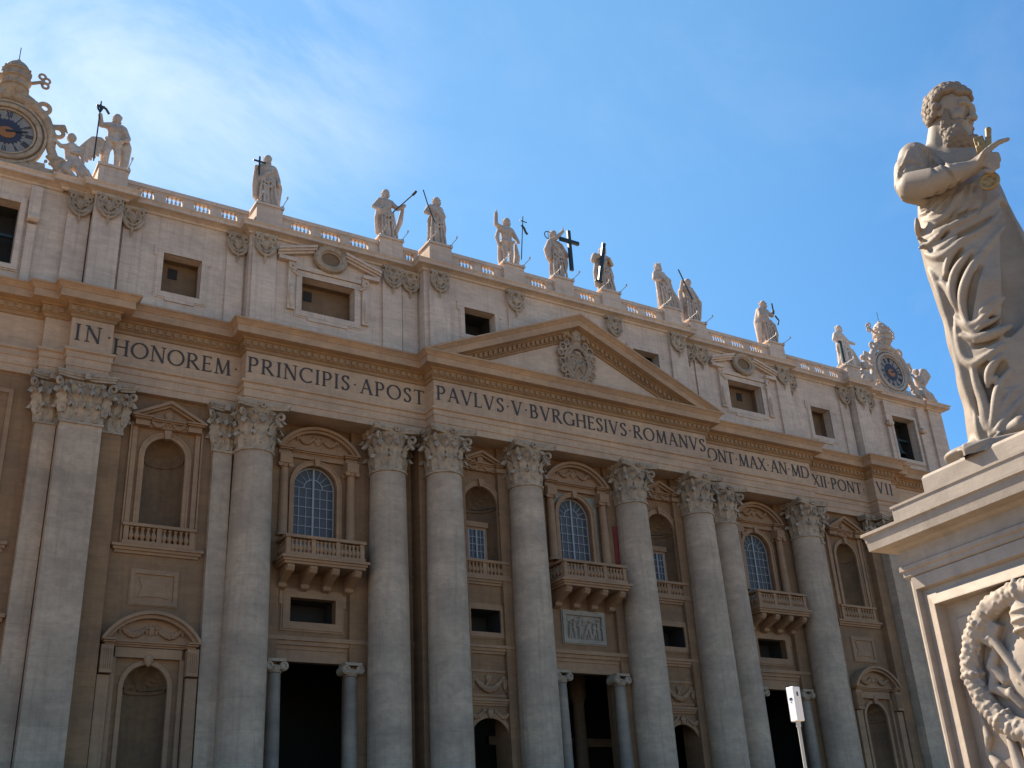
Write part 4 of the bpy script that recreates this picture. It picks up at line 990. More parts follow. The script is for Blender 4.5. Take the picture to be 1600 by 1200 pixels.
#STATUES
# ------------------------------------------------------------------ roof statues
def ripple(s, lo, hi, fn):
    sl, G = s.win(lo, hi, 0)
    s.d[sl] = s.d[sl]+fn(*G).astype(np.float32)
def roof_figure(X, Y, label, o, mat='statue', name='roof_statue'):
    """o: dict of pose options, local x right, y into the building, z up from the pedestal"""
    r = random.Random(o.get('seed', 1)); h = .065
    s = SDF((-2.3, -1.4, -.05), (2.3, 1.5, 6.4), h)
    lx = o.get('lean', 0.); hd = o.get('head', (lx, -.1, 5.2)); hip = (o.get('hip', 0.), 0, 2.85); ch = (lx*.8, 0, 4.0)
    bare = o.get('bare', False)
    s.box((0, 0, .12), (.95, .8, .14), .05, .05)
    s.cap(ch, hip, .60, .50, .25, sq=(1, .75, 1)); s.cap((lx-.42, 0, 4.35), (lx+.42, 0, 4.35), .34, .34, .25)
    if bare:
        kx = o.get('knee', .1)
        s.line([(-.28, 0, 2.8), (-.38-kx, -.25, 1.6), (-.42, .0, .3)], [.36, .25, .17], .12); s.line([(.28, 0, 2.8), (.36, -.1, 1.6), (.40, .1, .3)], [.36, .25, .17], .12)
        for k in (-.4, .42): s.ell((k, -.25, .32), (.15, .32, .12), .06)
        s.ell((0, 0, 2.75), (.66, .5, .42), .15); s.line([(-.6, -.3, 2.9), (0, -.5, 2.6), (.6, -.3, 2.95)], .16, .06)
        s.line([(-.62, .3, 2.5), (-.5, .45, 1.2), (-.45, .4, .3)], [.22, .3, .3], .1)
        s.ell((0, -.42, 3.95), (.5, .2, .3), .12); s.line([(0, -.55, 4.1), (0, -.56, 3.3)], .035, .06, True)
    else:
        kx = o.get('sway', .0)
        s.cap(hip, (kx, 0, .3), .60, .74, .3, sq=(1, .8, 1)); s.ell((-.30+kx, -.42, 1.75), (.26, .26, .62), .2)
        ph = r.uniform(0, 6); n = o.get('folds', 9); tw = o.get('twist', .8)
        def fn(x, y, z):
            th = np.arctan2(y, x-.0)
            m = np.clip((3.6-z)/.8, 0, 1)*np.clip(z/.4, .0, 1)
            return m*(.085*np.sin(n*th+ph+tw*np.sin(z*1.3)*2)+.045*np.sin((n+6)*th+ph*2-z*1.1))
        ripple(s, (-2.2, -1.3, 0), (2.2, 1.4, 4.2), fn)
        for k in range(5):
            x0 = -.55+.28*k; s.line([(x0*1.0+lx*.5, -.48, 3.1), (x0*1.1-.05, -.62, 2.0), (x0*1.25+kx, -.66, .45)], [.05, .09, .11], .07)
    # mantle thrown round the body
    m = o.get('mantle', 1)
    if m:
        s.line([(-m*.62+lx, -.1, 4.45), (m*.05+lx*.6, -.55, 3.5), (m*.62, -.35, 2.9)], [.16, .2, .26], .12); s.line([(-m*.35+lx, -.35, 4.4), (m*.35, -.5, 3.4), (m*.7, -.25, 3.2)], [.08, .1, .1], .06)
        s.line([(m*.7, -.1, 3.6), (m*.88, 0, 2.4), (m*.80, .15, o.get('mz', 1.0))], [.25, .28, .2], .15); s.line([(m*.78, -.25, 3.3), (m*.95, -.2, 2.2), (m*.85, 0, 1.0)], [.1, .12, .08], .05)
        s.line([(-m*.45, -.5, 3.0), (m*.1, -.68, 2.45), (m*.66, -.4, 2.75)], .11, .06); s.line([(-m*.5, -.5, 2.5), (m*.0, -.74, 1.95), (m*.6, -.5, 2.3)], .10, .06)
    if o.get('cape'):
        c = o['cape']; s.line([(c*.5+lx, .25, 4.4), (c*1.05, .35, 2.9), (c*1.0, .35, .6)], [.3, .42, .35], .2); s.line([(c*.7+lx, .0, 4.2), (c*1.3, .1, 2.6), (c*1.15, .1, .8)], [.1, .14, .1], .06)
    for a in o.get('arms', []): s.line(a, [.27, .21, .17, .13][:len(a)] if len(a) <= 4 else [.25]+[.2]*(len(a)-1), .07); s.ell(a[-1], (.15, .13, .17), .05)
    for a, rr in o.get('extra', []): s.line(a, rr, .06)
    s.cap((hd[0]*.8+lx*.2, -.02, 4.5), hd, .21, .19, .08)
    s.ell(hd, (.27, .33, .40), .05); s.ell((hd[0], hd[1]+.06, hd[2]+.08), (.34, .36, .38), .04)
    t = o.get('turn', 0.); s.cap((hd[0]+t*.22, hd[1]-.28, hd[2]+.02), (hd[0]+t*.30, hd[1]-.38, hd[2]-.08), .04, .07, .04)
    for k in (-1, 1): s.ell((hd[0]+t*.15+k*.11, hd[1]-.34, hd[2]+.04), (.07, .06, .05), .02, True)
    if o.get('beard', True): s.ell((hd[0]+t*.2, hd[1]-.24, hd[2]-.36), (.19, .17, .24), .06)
    hr = o.get('hair', .30)
    for k in range(16):
        a = k*2.4; z = -.1+.45*math.cos(k*.55); s.ell((hd[0]+.30*math.cos(a), hd[1]+.12+.26*abs(math.sin(a)), hd[2]+z*.8), .11, .03)
    if o.get('hood'): s.ell((hd[0], hd[1]+.12, hd[2]+.05), (.42, .42, .52), .06); s.line([(hd[0], .3, 4.9), (lx, .35, 4.2)], .38, .15); s.ell((hd[0]+t*.1, hd[1]-.35, hd[2]-.02), (.24, .2, .3), .04, True); s.ell((hd[0]+t*.1, hd[1]-.14, hd[2]), (.24, .2, .33), .02)
    if o.get('crown'):
        for k in range(7): a = k*2*PI/7; s.cap((hd[0]+.25*math.cos(a), hd[1]+.05+.25*math.sin(a), hd[2]+.3), (hd[0]+.33*math.cos(a), hd[1]+.05+.33*math.sin(a), hd[2]+.62), .08, .03, .03)
    root = empty(name, (X, Y, ZS), label, 'statue', 'stone statues along the roof balustrade' if name == 'roof_statue' else None)
    part('carved_figure', s.mesh('carved_figure'), M[mat], root, (X, Y, ZS))
    for nm, pts, rad, mt in o.get('items', []):
        mb = MB()
        if nm == 'box':
            pass
        for pp in pts: mb.tube(pp, rad, 8)
        part(mt[0], mb, M[mt[1]], root, (X, Y, ZS))
    return root
def beam(p, q, w):
    """square beam between two points as 4-sided tube"""
    return (p, q)
ST = 'bronze_staff'; IR = 'iron'
A = {}
roof = [
 (-XP+.1, -.85, 'half-nude stone statue with bronze banner staff on the pedestal nearest the left clock', dict(seed=1, bare=True, lean=.05, turn=-.2, mantle=0, cape=1,
   arms=[[(-.62, 0, 4.35), (-1.15, -.3, 4.0), (-1.35, -.55, 4.75)], [(.66, 0, 4.35), (1.05, -.1, 3.5), (.85, -.45, 3.05)]],
   items=[(ST, [[(-1.42, -.65, .2), (-1.42, -.65, 6.0)]], .055, (ST, IR)), ('c', [[(-1.42, -.65, 5.0), (-1.6, -.6, 5.3), (-1.42, -.65, 5.75), (-1.3, -.6, 5.3), (-1.42, -.65, 5.0)], [(-1.42, -.65, 5.5), (-1.0, -.6, 5.45), (-.7, -.5, 5.1)], [(-1.75, -.65, 5.5), (-1.1, -.65, 5.5)]], .10, ('banner', IR))])),
 (-XA+.05, -1.25, 'broad cloaked stone statue holding a small bronze cross at its chest', dict(seed=2, lean=0, turn=-.1, mantle=-.9, cape=1, folds=8, hood=False, hair=.35,
   arms=[[(-.62, 0, 4.3), (-1.0, -.3, 3.6), (-1.15, -.6, 3.75)], [(.64, 0, 4.3), (1.0, .0, 3.4), (.95, -.4, 2.7)]], extra=[([(-1.0, -.2, 3.5), (-1.05, -.1, 2.4), (-.95, 0, 1.2)], .24)],
   items=[('c', [[(-.95, -.75, 2.9), (-.95, -.75, 4.75)], [(-1.5, -.75, 4.25), (-.4, -.75, 4.25)]], .085, ('bronze_cross', IR))])),
 (-XB+.1, -1.25, 'stone statue with a long lance slanting up to the right over its shoulder', dict(seed=3, lean=-.1, turn=.35, head=(-.05, -.12, 5.25), mantle=-1, folds=10, sway=.05,
   arms=[[(-.62, 0, 4.4), (-1.2, 0, 3.6), (-.75, -.5, 3.05)], [(.55, 0, 4.35), (.95, -.4, 3.7), (1.55, -.6, 4.1)]], extra=[([(1.5, -.4, 4.0), (1.35, -.1, 2.6), (.9, 0, 1.2)], [.14, .26, .2])],
   items=[('c', [[(.3, -.8, 2.9), (2.35, -.9, 5.45)]], .06, ('lance_shaft', IR)), ('c', [[(2.3, -.9, 5.38), (2.45, -.9, 5.58), (2.62, -.9, 5.85)]], .13, ('lance_head', IR))])),
 (-XC+.15, -2.35, 'stone statue in profile with a slim bronze rod slanting up to the left', dict(seed=4, lean=.1, turn=.6, head=(.2, -.15, 5.15), mantle=1, cape=.8, folds=9,
   arms=[[(-.55, 0, 4.3), (-1.0, -.2, 3.6), (-.55, -.6, 3.2)], [(.65, 0, 4.3), (.8, -.3, 3.5), (.0, -.65, 3.6)]],
   items=[('c', [[(-.45, -.8, 2.3), (-1.05, -.75, 4.0), (-1.5, -.75, 5.5)]], .055, ('bronze_rod', IR))])),
 (-XD+.05, -2.35, 'half-nude stone statue with one arm raised, the other holding a thin ribboned cross', dict(seed=5, bare=True, lean=.0, turn=.3, head=(.1, -.12, 5.2), mantle=0, knee=.0,
   arms=[[(-.6, 0, 4.4), (-1.15, -.1, 4.6), (-1.2, -.3, 5.7)], [(.62, 0, 4.35), (1.0, -.1, 3.6), (1.05, -.4, 3.0)]], extra=[([(-1.15, -.3, 5.75), (-1.1, -.3, 6.1)], .06), ([(-.8, .1, 4.1), (-1.0, .1, 3.3), (-.8, .1, 2.4)], [.16, .22, .12]), ([(1.05, .1, 3.0), (1.2, .2, 1.7), (.95, .2, .4)], [.14, .3, .3])],
   items=[('c', [[(1.15, -.6, 1.0), (1.55, -.75, 5.9)], [(1.2, -.75, 5.35), (1.95, -.75, 5.3)]], .05, ('reed_cross', IR)), ('c', [[(1.35, -.75, 4.85), (1.6, -.75, 4.55), (1.75, -.75, 4.15), (1.95, -.75, 3.95)]], .11, ('ribbon', IR))])),
 (0, -2.35, 'central robed stone statue blessing with raised arm beside the largest upright bronze cross', dict(seed=6, lean=-.05, turn=.1, mantle=1, folds=7, twist=1.6, head=(-.1, -.15, 5.35),
   arms=[[(-.5, -.1, 4.5), (-.1, -.7, 4.7), (.55, -.8, 5.5)], [(.7, 0, 4.3), (1.2, -.1, 3.5), (1.35, -.3, 3.1)]], extra=[([(.55, -.8, 5.5), (.62, -.8, 5.95)], .07), ([(-.7, -.2, 4.2), (-1.05, -.2, 3.3), (-.9, -.2, 2.4)], [.3, .35, .3]), ([(1.2, 0, 3.4), (1.25, .1, 2.4), (1.1, .1, 1.6)], [.2, .25, .2])],
   items=[])),
 (XD+.05, -2.35, 'stone statue embracing a broad dark bronze beam that crosses its body', dict(seed=7, lean=.1, turn=-.2, head=(.28, -.1, 5.2), mantle=-1, cape=1, folds=8, sway=.1,
   arms=[[(-.55, 0, 4.3), (-1.05, -.4, 3.9), (-.3, -.8, 4.1)], [(.7, 0, 4.3), (1.0, -.3, 3.6), (.4, -.75, 3.9)]], extra=[([(-1.0, -.3, 4.1), (-1.1, -.2, 3.7)], .34)], items=[])),
 (XC-.1, -2.35, 'stone statue with crown-like hair and windblown robe trailing down to the right', dict(seed=8, lean=-.25, turn=.15, head=(-.35, -.15, 5.1), mantle=1, folds=7, twist=2, crown=True, beard=True, sway=.1,
   arms=[[(-.85, 0, 4.2), (-1.15, -.2, 3.5), (-.7, -.6, 3.3)], [(.45, 0, 4.2), (.8, -.3, 3.7), (.3, -.6, 3.6)]], extra=[([(.7, 0, 3.8), (1.0, .1, 2.7), (1.5, .1, 1.7), (1.75, .1, .5)], [.4, .42, .5, .4]), ([(1.0, -.3, 2.5), (1.5, -.3, 1.6), (1.6, -.3, .5)], .12), ([(-.8, -.2, 3.6), (-.75, -.2, 1.6), (-.6, -.1, .4)], .22)])),
 (XB-.1, -1.25, 'hooded stone statue with bronze saw-like rod in a raised left hand', dict(seed=9, lean=.15, turn=.1, head=(.3, -.1, 5.15), hood=True, mantle=1, cape=1, folds=8, beard=False,
   arms=[[(-.55, 0, 4.3), (-1.0, -.3, 3.9), (-1.0, -.6, 4.7)], [(.8, 0, 4.2), (1.3, -.1, 3.4), (.9, -.5, 3.2)]], extra=[([(.9, 0, 3.9), (1.6, .1, 3.0), (1.3, .1, 1.2)], [.25, .35, .3]), ([(-.9, 0, 3.9), (-1.0, 0, 2.2), (-.85, .1, .4)], [.24, .26, .2])],
   items=[('c', [[(-1.45, -.75, 6.0), (-.75, -.8, 4.2), (-.1, -.85, 2.6)]], .075, ('bronze_rod', IR))])),
 (XA-.1, -1.25, 'slender stone statue turned in profile with a short bronze staff at its side', dict(seed=10, lean=-.1, turn=.5, head=(0, -.15, 5.2), mantle=-1, cape=-.8, folds=9,
   arms=[[(-.6, 0, 4.3), (-.9, -.3, 3.5), (-.2, -.6, 3.5)], [(.55, 0, 4.3), (.9, -.3, 3.8), (.95, -.6, 4.3)]], extra=[([(.5, -.2, 3.2), (1.0, -.3, 2.6), (1.15, -.2, 1.5), (.95, 0, .5)], [.16, .22, .3, .34])],
   items=[('c', [[(.85, -.7, 3.9), (.8, -.7, 5.2)], [(1.0, -.7, 3.7), (1.45, -.7, 3.2), (1.2, -.7, 2.6)]], .09, ('bronze_staff', IR))])),
 (XP-.2, -.85, 'pale stone statue resting one hand on a tall dark blade beside the right clock', dict(seed=11, lean=-.1, turn=.2, head=(0, -.15, 5.2), mantle=1, folds=7, twist=1.4,
   arms=[[(-.7, 0, 4.3), (-1.2, -.1, 3.5), (-.95, -.5, 2.9)], [(.6, 0, 4.3), (1.2, -.1, 3.7), (1.85, -.4, 3.45)]], extra=[([(1.0, 0, 3.6), (1.3, 0, 2.4), (1.5, .1, 1.2), (1.4, .1, .3)], [.24, .34, .36, .3])], items=[])),
]
rot = []
for i, (x, y, lab, o) in enumerate(roof):
    rt = roof_figure(x, y, lab, o, 'statue_w' if i == 10 else 'statue')
    if i == 5:
        mb = MB(); mb.box(1.05, 1.4, -.95, -.7, 1.2, 5.75); mb.box(.1, 2.35, -.955, -.695, 4.35, 4.7); part('great_cross', mb, M['iron'], rt, (x, y, ZS))
        mb = MB(); mb.ring(-.55, 5.3, .42, .42, .05, .15, 28, 6); mb.tube([(-.55, .15, 4.9), (-.55, .15, 5.7)], .03, 5); part('halo', mb, M['iron'], rt, (x, y, ZS))
    if i == 6:
        mb = MB(); mb.add([(-.38, -1.0, 5.5), (.0, -1.0, 5.45), (-1.05, -1.0, .75), (-1.4, -1.0, .8), (-.38, -.78, 5.5), (.0, -.78, 5.45), (-1.05, -.78, .75), (-1.4, -.78, .8)], [(0, 1, 2, 3), (7, 6, 5, 4), (0, 4, 5, 1), (1, 5, 6, 2), (2, 6, 7, 3), (3, 7, 4, 0)])
        mb.box(-1.75, -.9, -.99, -.79, .72, .88); part('diagonal_beam', mb, M['iron'], rt, (x, y, ZS))
    if i == 10:
        mb = MB(); mb.box(-1.15, -.75, -.75, -.55, .2, 3.1); part('dark_blade', mb, M['iron'], rt, (x, y, ZS))
# floodlight arms reaching forward from the pedestals
arm = MB(); arm.tube([(0, 0, 0), (0, -.3, .08), (0, -1.05, .14), (0, -1.1, .25)], .035, 6); arm.tube([(0, -1.05, .16), (0, -1.14, .34)], .08, 8); arm.box(-.1, .1, -.06, .06, -.25, .08)
arm_me = arm.mesh('floodlight_arm')
for i, (x, y) in enumerate(sorted(PEDS)):
    for sd_, nm in ((-1, 'left'), (1, 'right')):
        if i == 0 and sd_ < 0: continue
        o = part('floodlight_arm', arm_me, M['pole'], None, (x+sd_*1.05, y-.1, ZS-.02))
        tag(o, 'thin bent metal floodlight arm jutting forward from a roof statue pedestal', 'lamp arm', 'floodlight arms on the statue pedestals')
# ------------------------------------------------------------------ clocks
def clock(sg, lab):
    cx, cz, y = sg*49.1, 55.95, -.9
    root = empty('roof_clock', (cx, y, ZA1), lab, 'clock', 'clocks crowning the ends of the attic')
    f = MB(); f.smooth = True
    f.ring(cx, cz, 2.32, 2.32, .22, y-.15, 56, 8, .3); f.ring(cx, cz, 2.75, 2.75, .16, y-.05, 56, 6, .25); f.ring(cx, cz, 1.98, 1.98, .09, y-.22, 56, 6)
    f.disc(cx, cz, 2.85, 2.85, y+.0, y+.6, 48)
    part('clock_frame', f, M['statue' if sg > 0 else 'capital'], root)  # left frame takes darker stone to paint in its shade
    d = MB(); d.disc(cx, cz, 1.93, 1.93, y-.12, y-.02, 56); dial = part('dial', d, M['dial'], root)
    b = MB(); b.disc(cx, cz, 1.05, 1.05, y-.17, y-.13, 40)
    for k in range(24):
        a = k*PI/12; r0, r1 = 1.02, (1.3 if k % 2 == 0 else 1.17); w_ = .09
        b.prism([(cx+r0*math.cos(a-w_), cz+r0*math.sin(a-w_)), (cx+r1*math.cos(a), cz+r1*math.sin(a)), (cx+r0*math.cos(a+w_), cz+r0*math.sin(a+w_))], y-.165, y-.13)
    part('blue_centre', b, M['blue'], dial)
    b = MB(); b.disc(cx, cz-.12, .62, .5, y-.21, y-.18, 30); part('gilt_sun', b, M['orange'], dial)
    num = ['XII', 'I', 'II', 'III', 'IIII', 'V', 'VI', 'VII', 'VIII', 'IX', 'X', 'XI']
    for k, t in enumerate(num):
        a = PI/2-k*PI/6; b = MB(); wd = {'I': .11, 'V': .24, 'X': .22}; tot = sum(wd[c_] for c_ in t); u = -tot/2
        def seg(u0, v0, u1, v1, w_):
            dx, dz = u1-u0, v1-v0; l = math.hypot(dx, dz); nx, nz = -dz/l*w_/2, dx/l*w_/2; q = [(u0+nx, v0+nz), (u1+nx, v1+nz), (u1-nx, v1-nz), (u0-nx, v0-nz)]
            tx, tz = -math.sin(a), math.cos(a); rx, rz = math.cos(a), math.sin(a)
            b.quadprism([(cx+rx*(1.58+v)-tx*uu, cz+rz*(1.58+v)-tz*uu) for uu, v in q], y-.16, y-.125)
        for c_ in t:
            w_ = wd[c_]; m_ = u+w_/2
            if c_ == 'I': seg(m_, -.26, m_, .26, .06)
            elif c_ == 'V': seg(m_-.08, .26, m_, -.26, .06); seg(m_+.08, .26, m_, -.26, .03)
            else: seg(m_-.08, .26, m_+.08, -.26, .06); seg(m_+.08, .26, m_-.08, -.26, .03)
            u += w_
        part('numeral', b, M['blue'], dial)
    hb = MB(); hb.quadprism([(cx-.05, cz-.1), (cx+1.45, cz+.28), (cx+1.45, cz+.38), (cx-.1, cz+.08)], y-.27, y-.23); part('clock_hand', hb, M['iron'], dial)
    s = SDF((cx-5.2, y-1.5, ZA1-.1), (cx+5.2, y+1.5, 63.4), .075)
    s.box((cx, y+.3, 53.1), (4.6, .5, .5), .08, .05); s.box((cx, y+.3, 53.7), (3.0, .4, .3), .08, .05)
    for k in (-1, 1):
        s.line([(cx+k*4.4, y, 53.6), (cx+k*3.7, y-.1, 54.2), (cx+k*3.2, y-.1, 55.4), (cx+k*3.15, y-.1, 56.6), (cx+k*2.6, y-.05, 58.0), (cx+k*1.5, y, 59.1), (cx, y, 59.4)], [.3, .36, .34, .36, .36, .4, .5], .12)
        s.torus((cx+k*3.5, y-.1, 57.1), .42, .17, k=.08); s.torus((cx+k*2.3, y-.1, 59.0), .42, .18, k=.08); s.torus((cx+k*3.9, y-.1, 54.3), .42, .2, k=.08)
        s.line([(cx+k*3.2, y, 57.6), (cx+k*3.9, y, 57.9), (cx+k*4.2, y, 57.4)], [.2, .16, .08], .05)
        # keys behind the tiara
        s.line([(cx-k*1.5, y+.1, 59.6), (cx+k*1.9, y+.1, 61.6)], .14, .05)
        for a_, b_ in ((2.2, 61.8), (1.85, 62.1), (2.15, 61.3)): s.torus((cx+k*a_, y+.1, b_), .24, .1, k=.04)
        s.box((cx-k*1.5, y+.1, 59.3), (.3, .12, .3), .04, .04)
        s.line([(cx+k*.5, y-.2, 60.1), (cx+k*1.1, y-.1, 59.3), (cx+k*.9, y-.1, 58.6), (cx+k*1.5, y-.1, 58.9)], [.2, .16, .14, .1], .06)
        for q in range(10):
            rr = random.Random(q+50); s.ell((cx+k*rr.uniform(2.9, 4.6), y-.25, rr.uniform(53.4, 54.6)), rr.uniform(.14, .28), .06)
    s.ell((cx, y, 61.3), (1.05, .9, 1.45), .08); s.cap((cx, y, 60.1), (cx, y, 61.0), .92, 1.02, .1)
    for z_, R_ in ((60.1, 1.0), (60.85, 1.08), (61.6, 1.02)):
        s.torus((cx, y, z_), R_, .09, (0, 0, 1), .03)
        for q in range(12): a = q*PI/6; s.ell((cx+R_*math.cos(a), y+R_*.9*math.sin(a), z_+.2), (.1, .1, .16), .03)
    s.ell((cx, y, 62.8), .2, .05)
    part('carved_surround', s.mesh('carved_surround'), M['statue' if sg > 0 else 'capital'], root)  # left carving darker too, its shade put into the stone colour
    cr = MB(); cr.tube([(cx, y, 62.9), (cx, y, 64.2)], .035, 5); part('finial_cross', cr, M['iron'], root)
clock(-1, 'large ornate roof clock with white dial, cut by the left picture edge'); clock(1, 'sunlit ornate roof clock with tiara, at the far right end of the attic')
def angel(X, sg, lab):
    """reclining winged figure leaning against the clock; sg = side its wing points to"""
    y = -.95; z0 = ZA1; s = SDF((X-2.9, y-1.2, z0-.05), (X+2.9, y+1.2, z0+5.6), .065); q = lambda a, b, c: (X+sg*a, y+b, z0+c)
    s.line([q(.0, 0, 1.9), q(-.25, -.05, 3.3)], [.5, .52], .2); s.ell(q(-.35, -.15, 4.25), (.33, .34, .42), .05); s.cap(q(-.25, 0, 3.6), q(-.35, -.1, 4.1), .2, .18, .06); s.ell(q(-.33, .02, 4.36), (.38, .36, .38), .04)
    s.line([q(-.1, -.2, 1.9), q(-.55, -.6, 1.0), q(.35, -.6, .25)], [.42, .28, .17], .1); s.line([q(.25, -.1, 1.8), q(.95, -.5, 1.2), q(1.6, -.45, .35)], [.42, .3, .2], .1)
    s.line([q(-.55, -.1, 3.4), q(-1.05, -.35, 3.1), q(-1.55, -.3, 3.55)], [.22, .17, .12], .06); s.line([q(.2, -.2, 3.4), q(.35, -.55, 2.7), q(-.3, -.65, 2.6)], [.2, .16, .12], .06)
    s.line([q(.3, 0, 2.2), q(1.0, .1, 1.2), q(1.9, .1, .4)], [.4, .5, .3], .15); s.line([q(-.6, 0, 1.6), q(-.8, -.1, .8), q(-.6, -.2, .2)], [.3, .35, .25], .12)
    for k in range(6): s.line([q(.1+.15*k, -.45, 1.9-.12*k), q(.3+.25*k, -.62, 1.1-.1*k), q(.5+.3*k, -.5, .3)], [.06, .1, .08], .05)
    # wing
    s.line([q(.15, .2, 3.1), q(.8, .25, 4.1), q(1.3, .25, 4.85), q(1.8, .25, 5.0), q(2.6, .2, 4.6)], [.28, .34, .36, .32, .12], .08)
    for k in range(8): t = k/7; s.line([q(.55+1.2*t, .25, 3.8+.95*t), q(.75+1.75*t, .1, 2.4+1.9*t)], [.24, .13], .02)
    root = empty('winged_figure', (X, y, z0), lab, 'statue', 'winged stone figures beside the roof clocks'); part('carved_figure', s.mesh('carved_figure'), M['statue'], root)
angel(-44.2, 1, 'winged stone figure reclining between the left clock and the first roof statue')
angel(44.3, -1, 'winged stone figure between the right clock and the pale statue with a blade')
angel(54.2, 1, 'winged stone figure at the far right corner of the roof, right of the sunlit clock')
# ------------------------------------------------------------------ near pedestal
PC = Vector((-41.343, -69.175, 0)); PR = math.radians(5.5)
PYd = Vector((math.sin(PR), math.cos(PR), 0)); PXd = Vector((math.cos(PR), -math.sin(PR), 0))
def PW(a, b, z): return PC+PXd*a+PYd*b+Vector((0, 0, z))
pd = empty('marble_pedestal', PC, 'tall pale marble pedestal with carved wreath panel under the large statue at right', 'pedestal')
def turned(mb): mb.v = [tuple(PW(*q)) for q in mb.v]; return mb
def loft(levels):
    """stack of square plan rings (half x, half y, z)"""
    mb = MB(); vs = []
    for hx, hy, z in levels: vs += [(-hx, -hy, z), (hx, -hy, z), (hx, hy, z), (-hx, hy, z)]
    mb.add(vs, [(4*i+j, 4*i+(j+1) % 4, 4*i+4+(j+1) % 4, 4*i+4+j) for i in range(len(levels)-1) for j in range(4)]+[(3, 2, 1, 0), tuple(4*len(levels)-4+j for j in range(4))]); return mb
BX, BY = 1.4, 1.55
part('base_moulding', turned(loft([(BX+.55, BY+.55, 0), (BX+.55, BY+.55, .35), (BX+.35, BY+.35, .38), (BX+.35, BY+.35, .7), (BX+.25, BY+.25, .8), (BX+.12, BY+.12, .95), (BX, BY, 1.0)])), M['pedestal'], pd)
IR1 = .07
b = MB(); b.add([(-BX+IR1+.03, -BY+.2, 1.0), (BX-.02, -BY+.02, 1.0), (BX-.02, BY-.02, 1.0), (-BX+IR1+.03, BY-.2, 1.0)], [(0, 1, 2, 3)])
body = loft([(BX-.14, BY-.11, .95), (BX-.14, BY-.11, 4.95)]); part('body', turned(body), M['pedestal'], pd)
def side_frame(a0, s0, z0, z1, w, wz, a1):
    """rectangular frame lying on the side face: between plan offsets a0 (outer) and a1"""
    mb = MB(); mb.prism(rect(-s0, s0, z0, z1), -a0, -a1, [rect(-s0+w, s0-w, z0+wz, z1-wz)]); mb.v = [(y, x, z) for x, y, z in mb.v]; return mb
LP = [(.06, 1.55, 4.87), (-.015, 1.46, 4.85), (-.015, 1.425, 4.70), (.06, 1.40, 4.68), (.05, 1.35, 4.635), (-.065, 1.165, 4.465), (-.07, 1.145, 4.45), (.10, 1.135, 4.44)]
pf = MB(); vs = []
for dx, s0, zt in LP: vs += [(-BX+dx, s0, zt), (-BX+dx, -s0, zt), (-BX+dx, -s0, 5.86-zt), (-BX+dx, s0, 5.86-zt)]
pf.add(vs, [(4*i+j, 4*i+(j+1) % 4, 4*i+4+(j+1) % 4, 4*i+4+j) for i in range(len(LP)-1) for j in range(4)]+[tuple(4*len(LP)-4+j for j in range(4))])
part('panel_frame', turned(pf), M['pedestal'], pd)
fr = MB(); fr.box(-BX+.06, BX, -BY, -BY+.12, .98, 4.87); fr.box(-BX+.06, BX, BY-.12, BY, .98, 4.87); fr.box(BX-.12, BX, -BY+.12, BY-.12, .98, 4.87); part('plain_faces', turned(fr), M['pedestal'], pd)
lv = [(0, 4.86), (.02, 4.88), (.02, 4.93), (.045, 4.95), (.045, 5.0), (.02, 5.02), (.02, 5.19), (.06, 5.21), (.10, 5.24), (.26, 5.26), (.265, 5.31), (.27, 5.355), (.275, 5.37), (.28, 5.43), (.31, 5.45), (.31, 5.485), (.0, 5.51)]
part('cornice', turned(loft([(BX+o, BY+o, z) for o, z in lv])), M['pedestal'], pd)
part('plinth', turned(loft([(BX, BY, 5.49), (BX, BY, 5.75), (BX+.015, BY+.015, 5.76), (BX+.015, BY+.015, 5.79)])), M['pedestal'], pd)
part('upper_plinth', turned(loft([(1.15, 1.2, 5.79), (1.15, 1.2, 6.07), (1.13, 1.18, 6.11)])), M['pedestal'], pd)
# wreath relief in pedestal coordinates (x = depth out of the face, y = along the face)
rs = SDF((-BX-.25, -1.3, 1.5), (-BX+.2, 1.3, 4.75), .016); fx = -BX+.10
rs.box((fx+.03, 0, 2.9), (.05, 1.02, 1.36), .01, .01)
rnd = random.Random(5)
for i in range(72):
    a = i*2*PI/72; R1, R2 = .87, .75; c0 = (fx-.09, R1*math.cos(a), 3.57+R2*math.sin(a)); a2 = a+2*PI/72; c1 = (fx-.09, R1*math.cos(a2), 3.57+R2*math.sin(a2))
    rs.cap(c0, c1, .115, .115, .02)
    for j in range(3):
        b_ = rnd.uniform(-1.2, 1.2); rr = .105; o = rr*math.sin(b_); rs.ell((c0[0]-rr*math.cos(b_), c0[1]+o*math.cos(a), c0[2]+o*math.sin(a)), (.03, .05, .04) if j else (.035, .035, .035), .012)
    b_ = (i*.7) % PI-PI/2; q_ = .112*math.sin(b_); rs.ell((c0[0]-.112*math.cos(b_), c0[1]+q_*math.cos(a), c0[2]+q_*math.sin(a)), .028, .01); b_ = -b_; q_ = .112*math.sin(b_); rs.ell((c0[0]-.112*math.cos(b_), c0[1]+q_*math.cos(a), c0[2]+q_*math.sin(a)), .028, .01)
    if i % 9 == 0:
        for j in range(-3, 4): b_ = j*.5; o = .125*math.sin(b_); rs.ell((c0[0]-.125*math.cos(b_), c0[1]+o*math.cos(a), c0[2]+o*math.sin(a)), .035, .01)
rs.ell((fx, 0, 3.55), (.10, .55, .52), .04); rs.ell((fx-.06, 0, 3.5), (.07, .42, .4), .03)
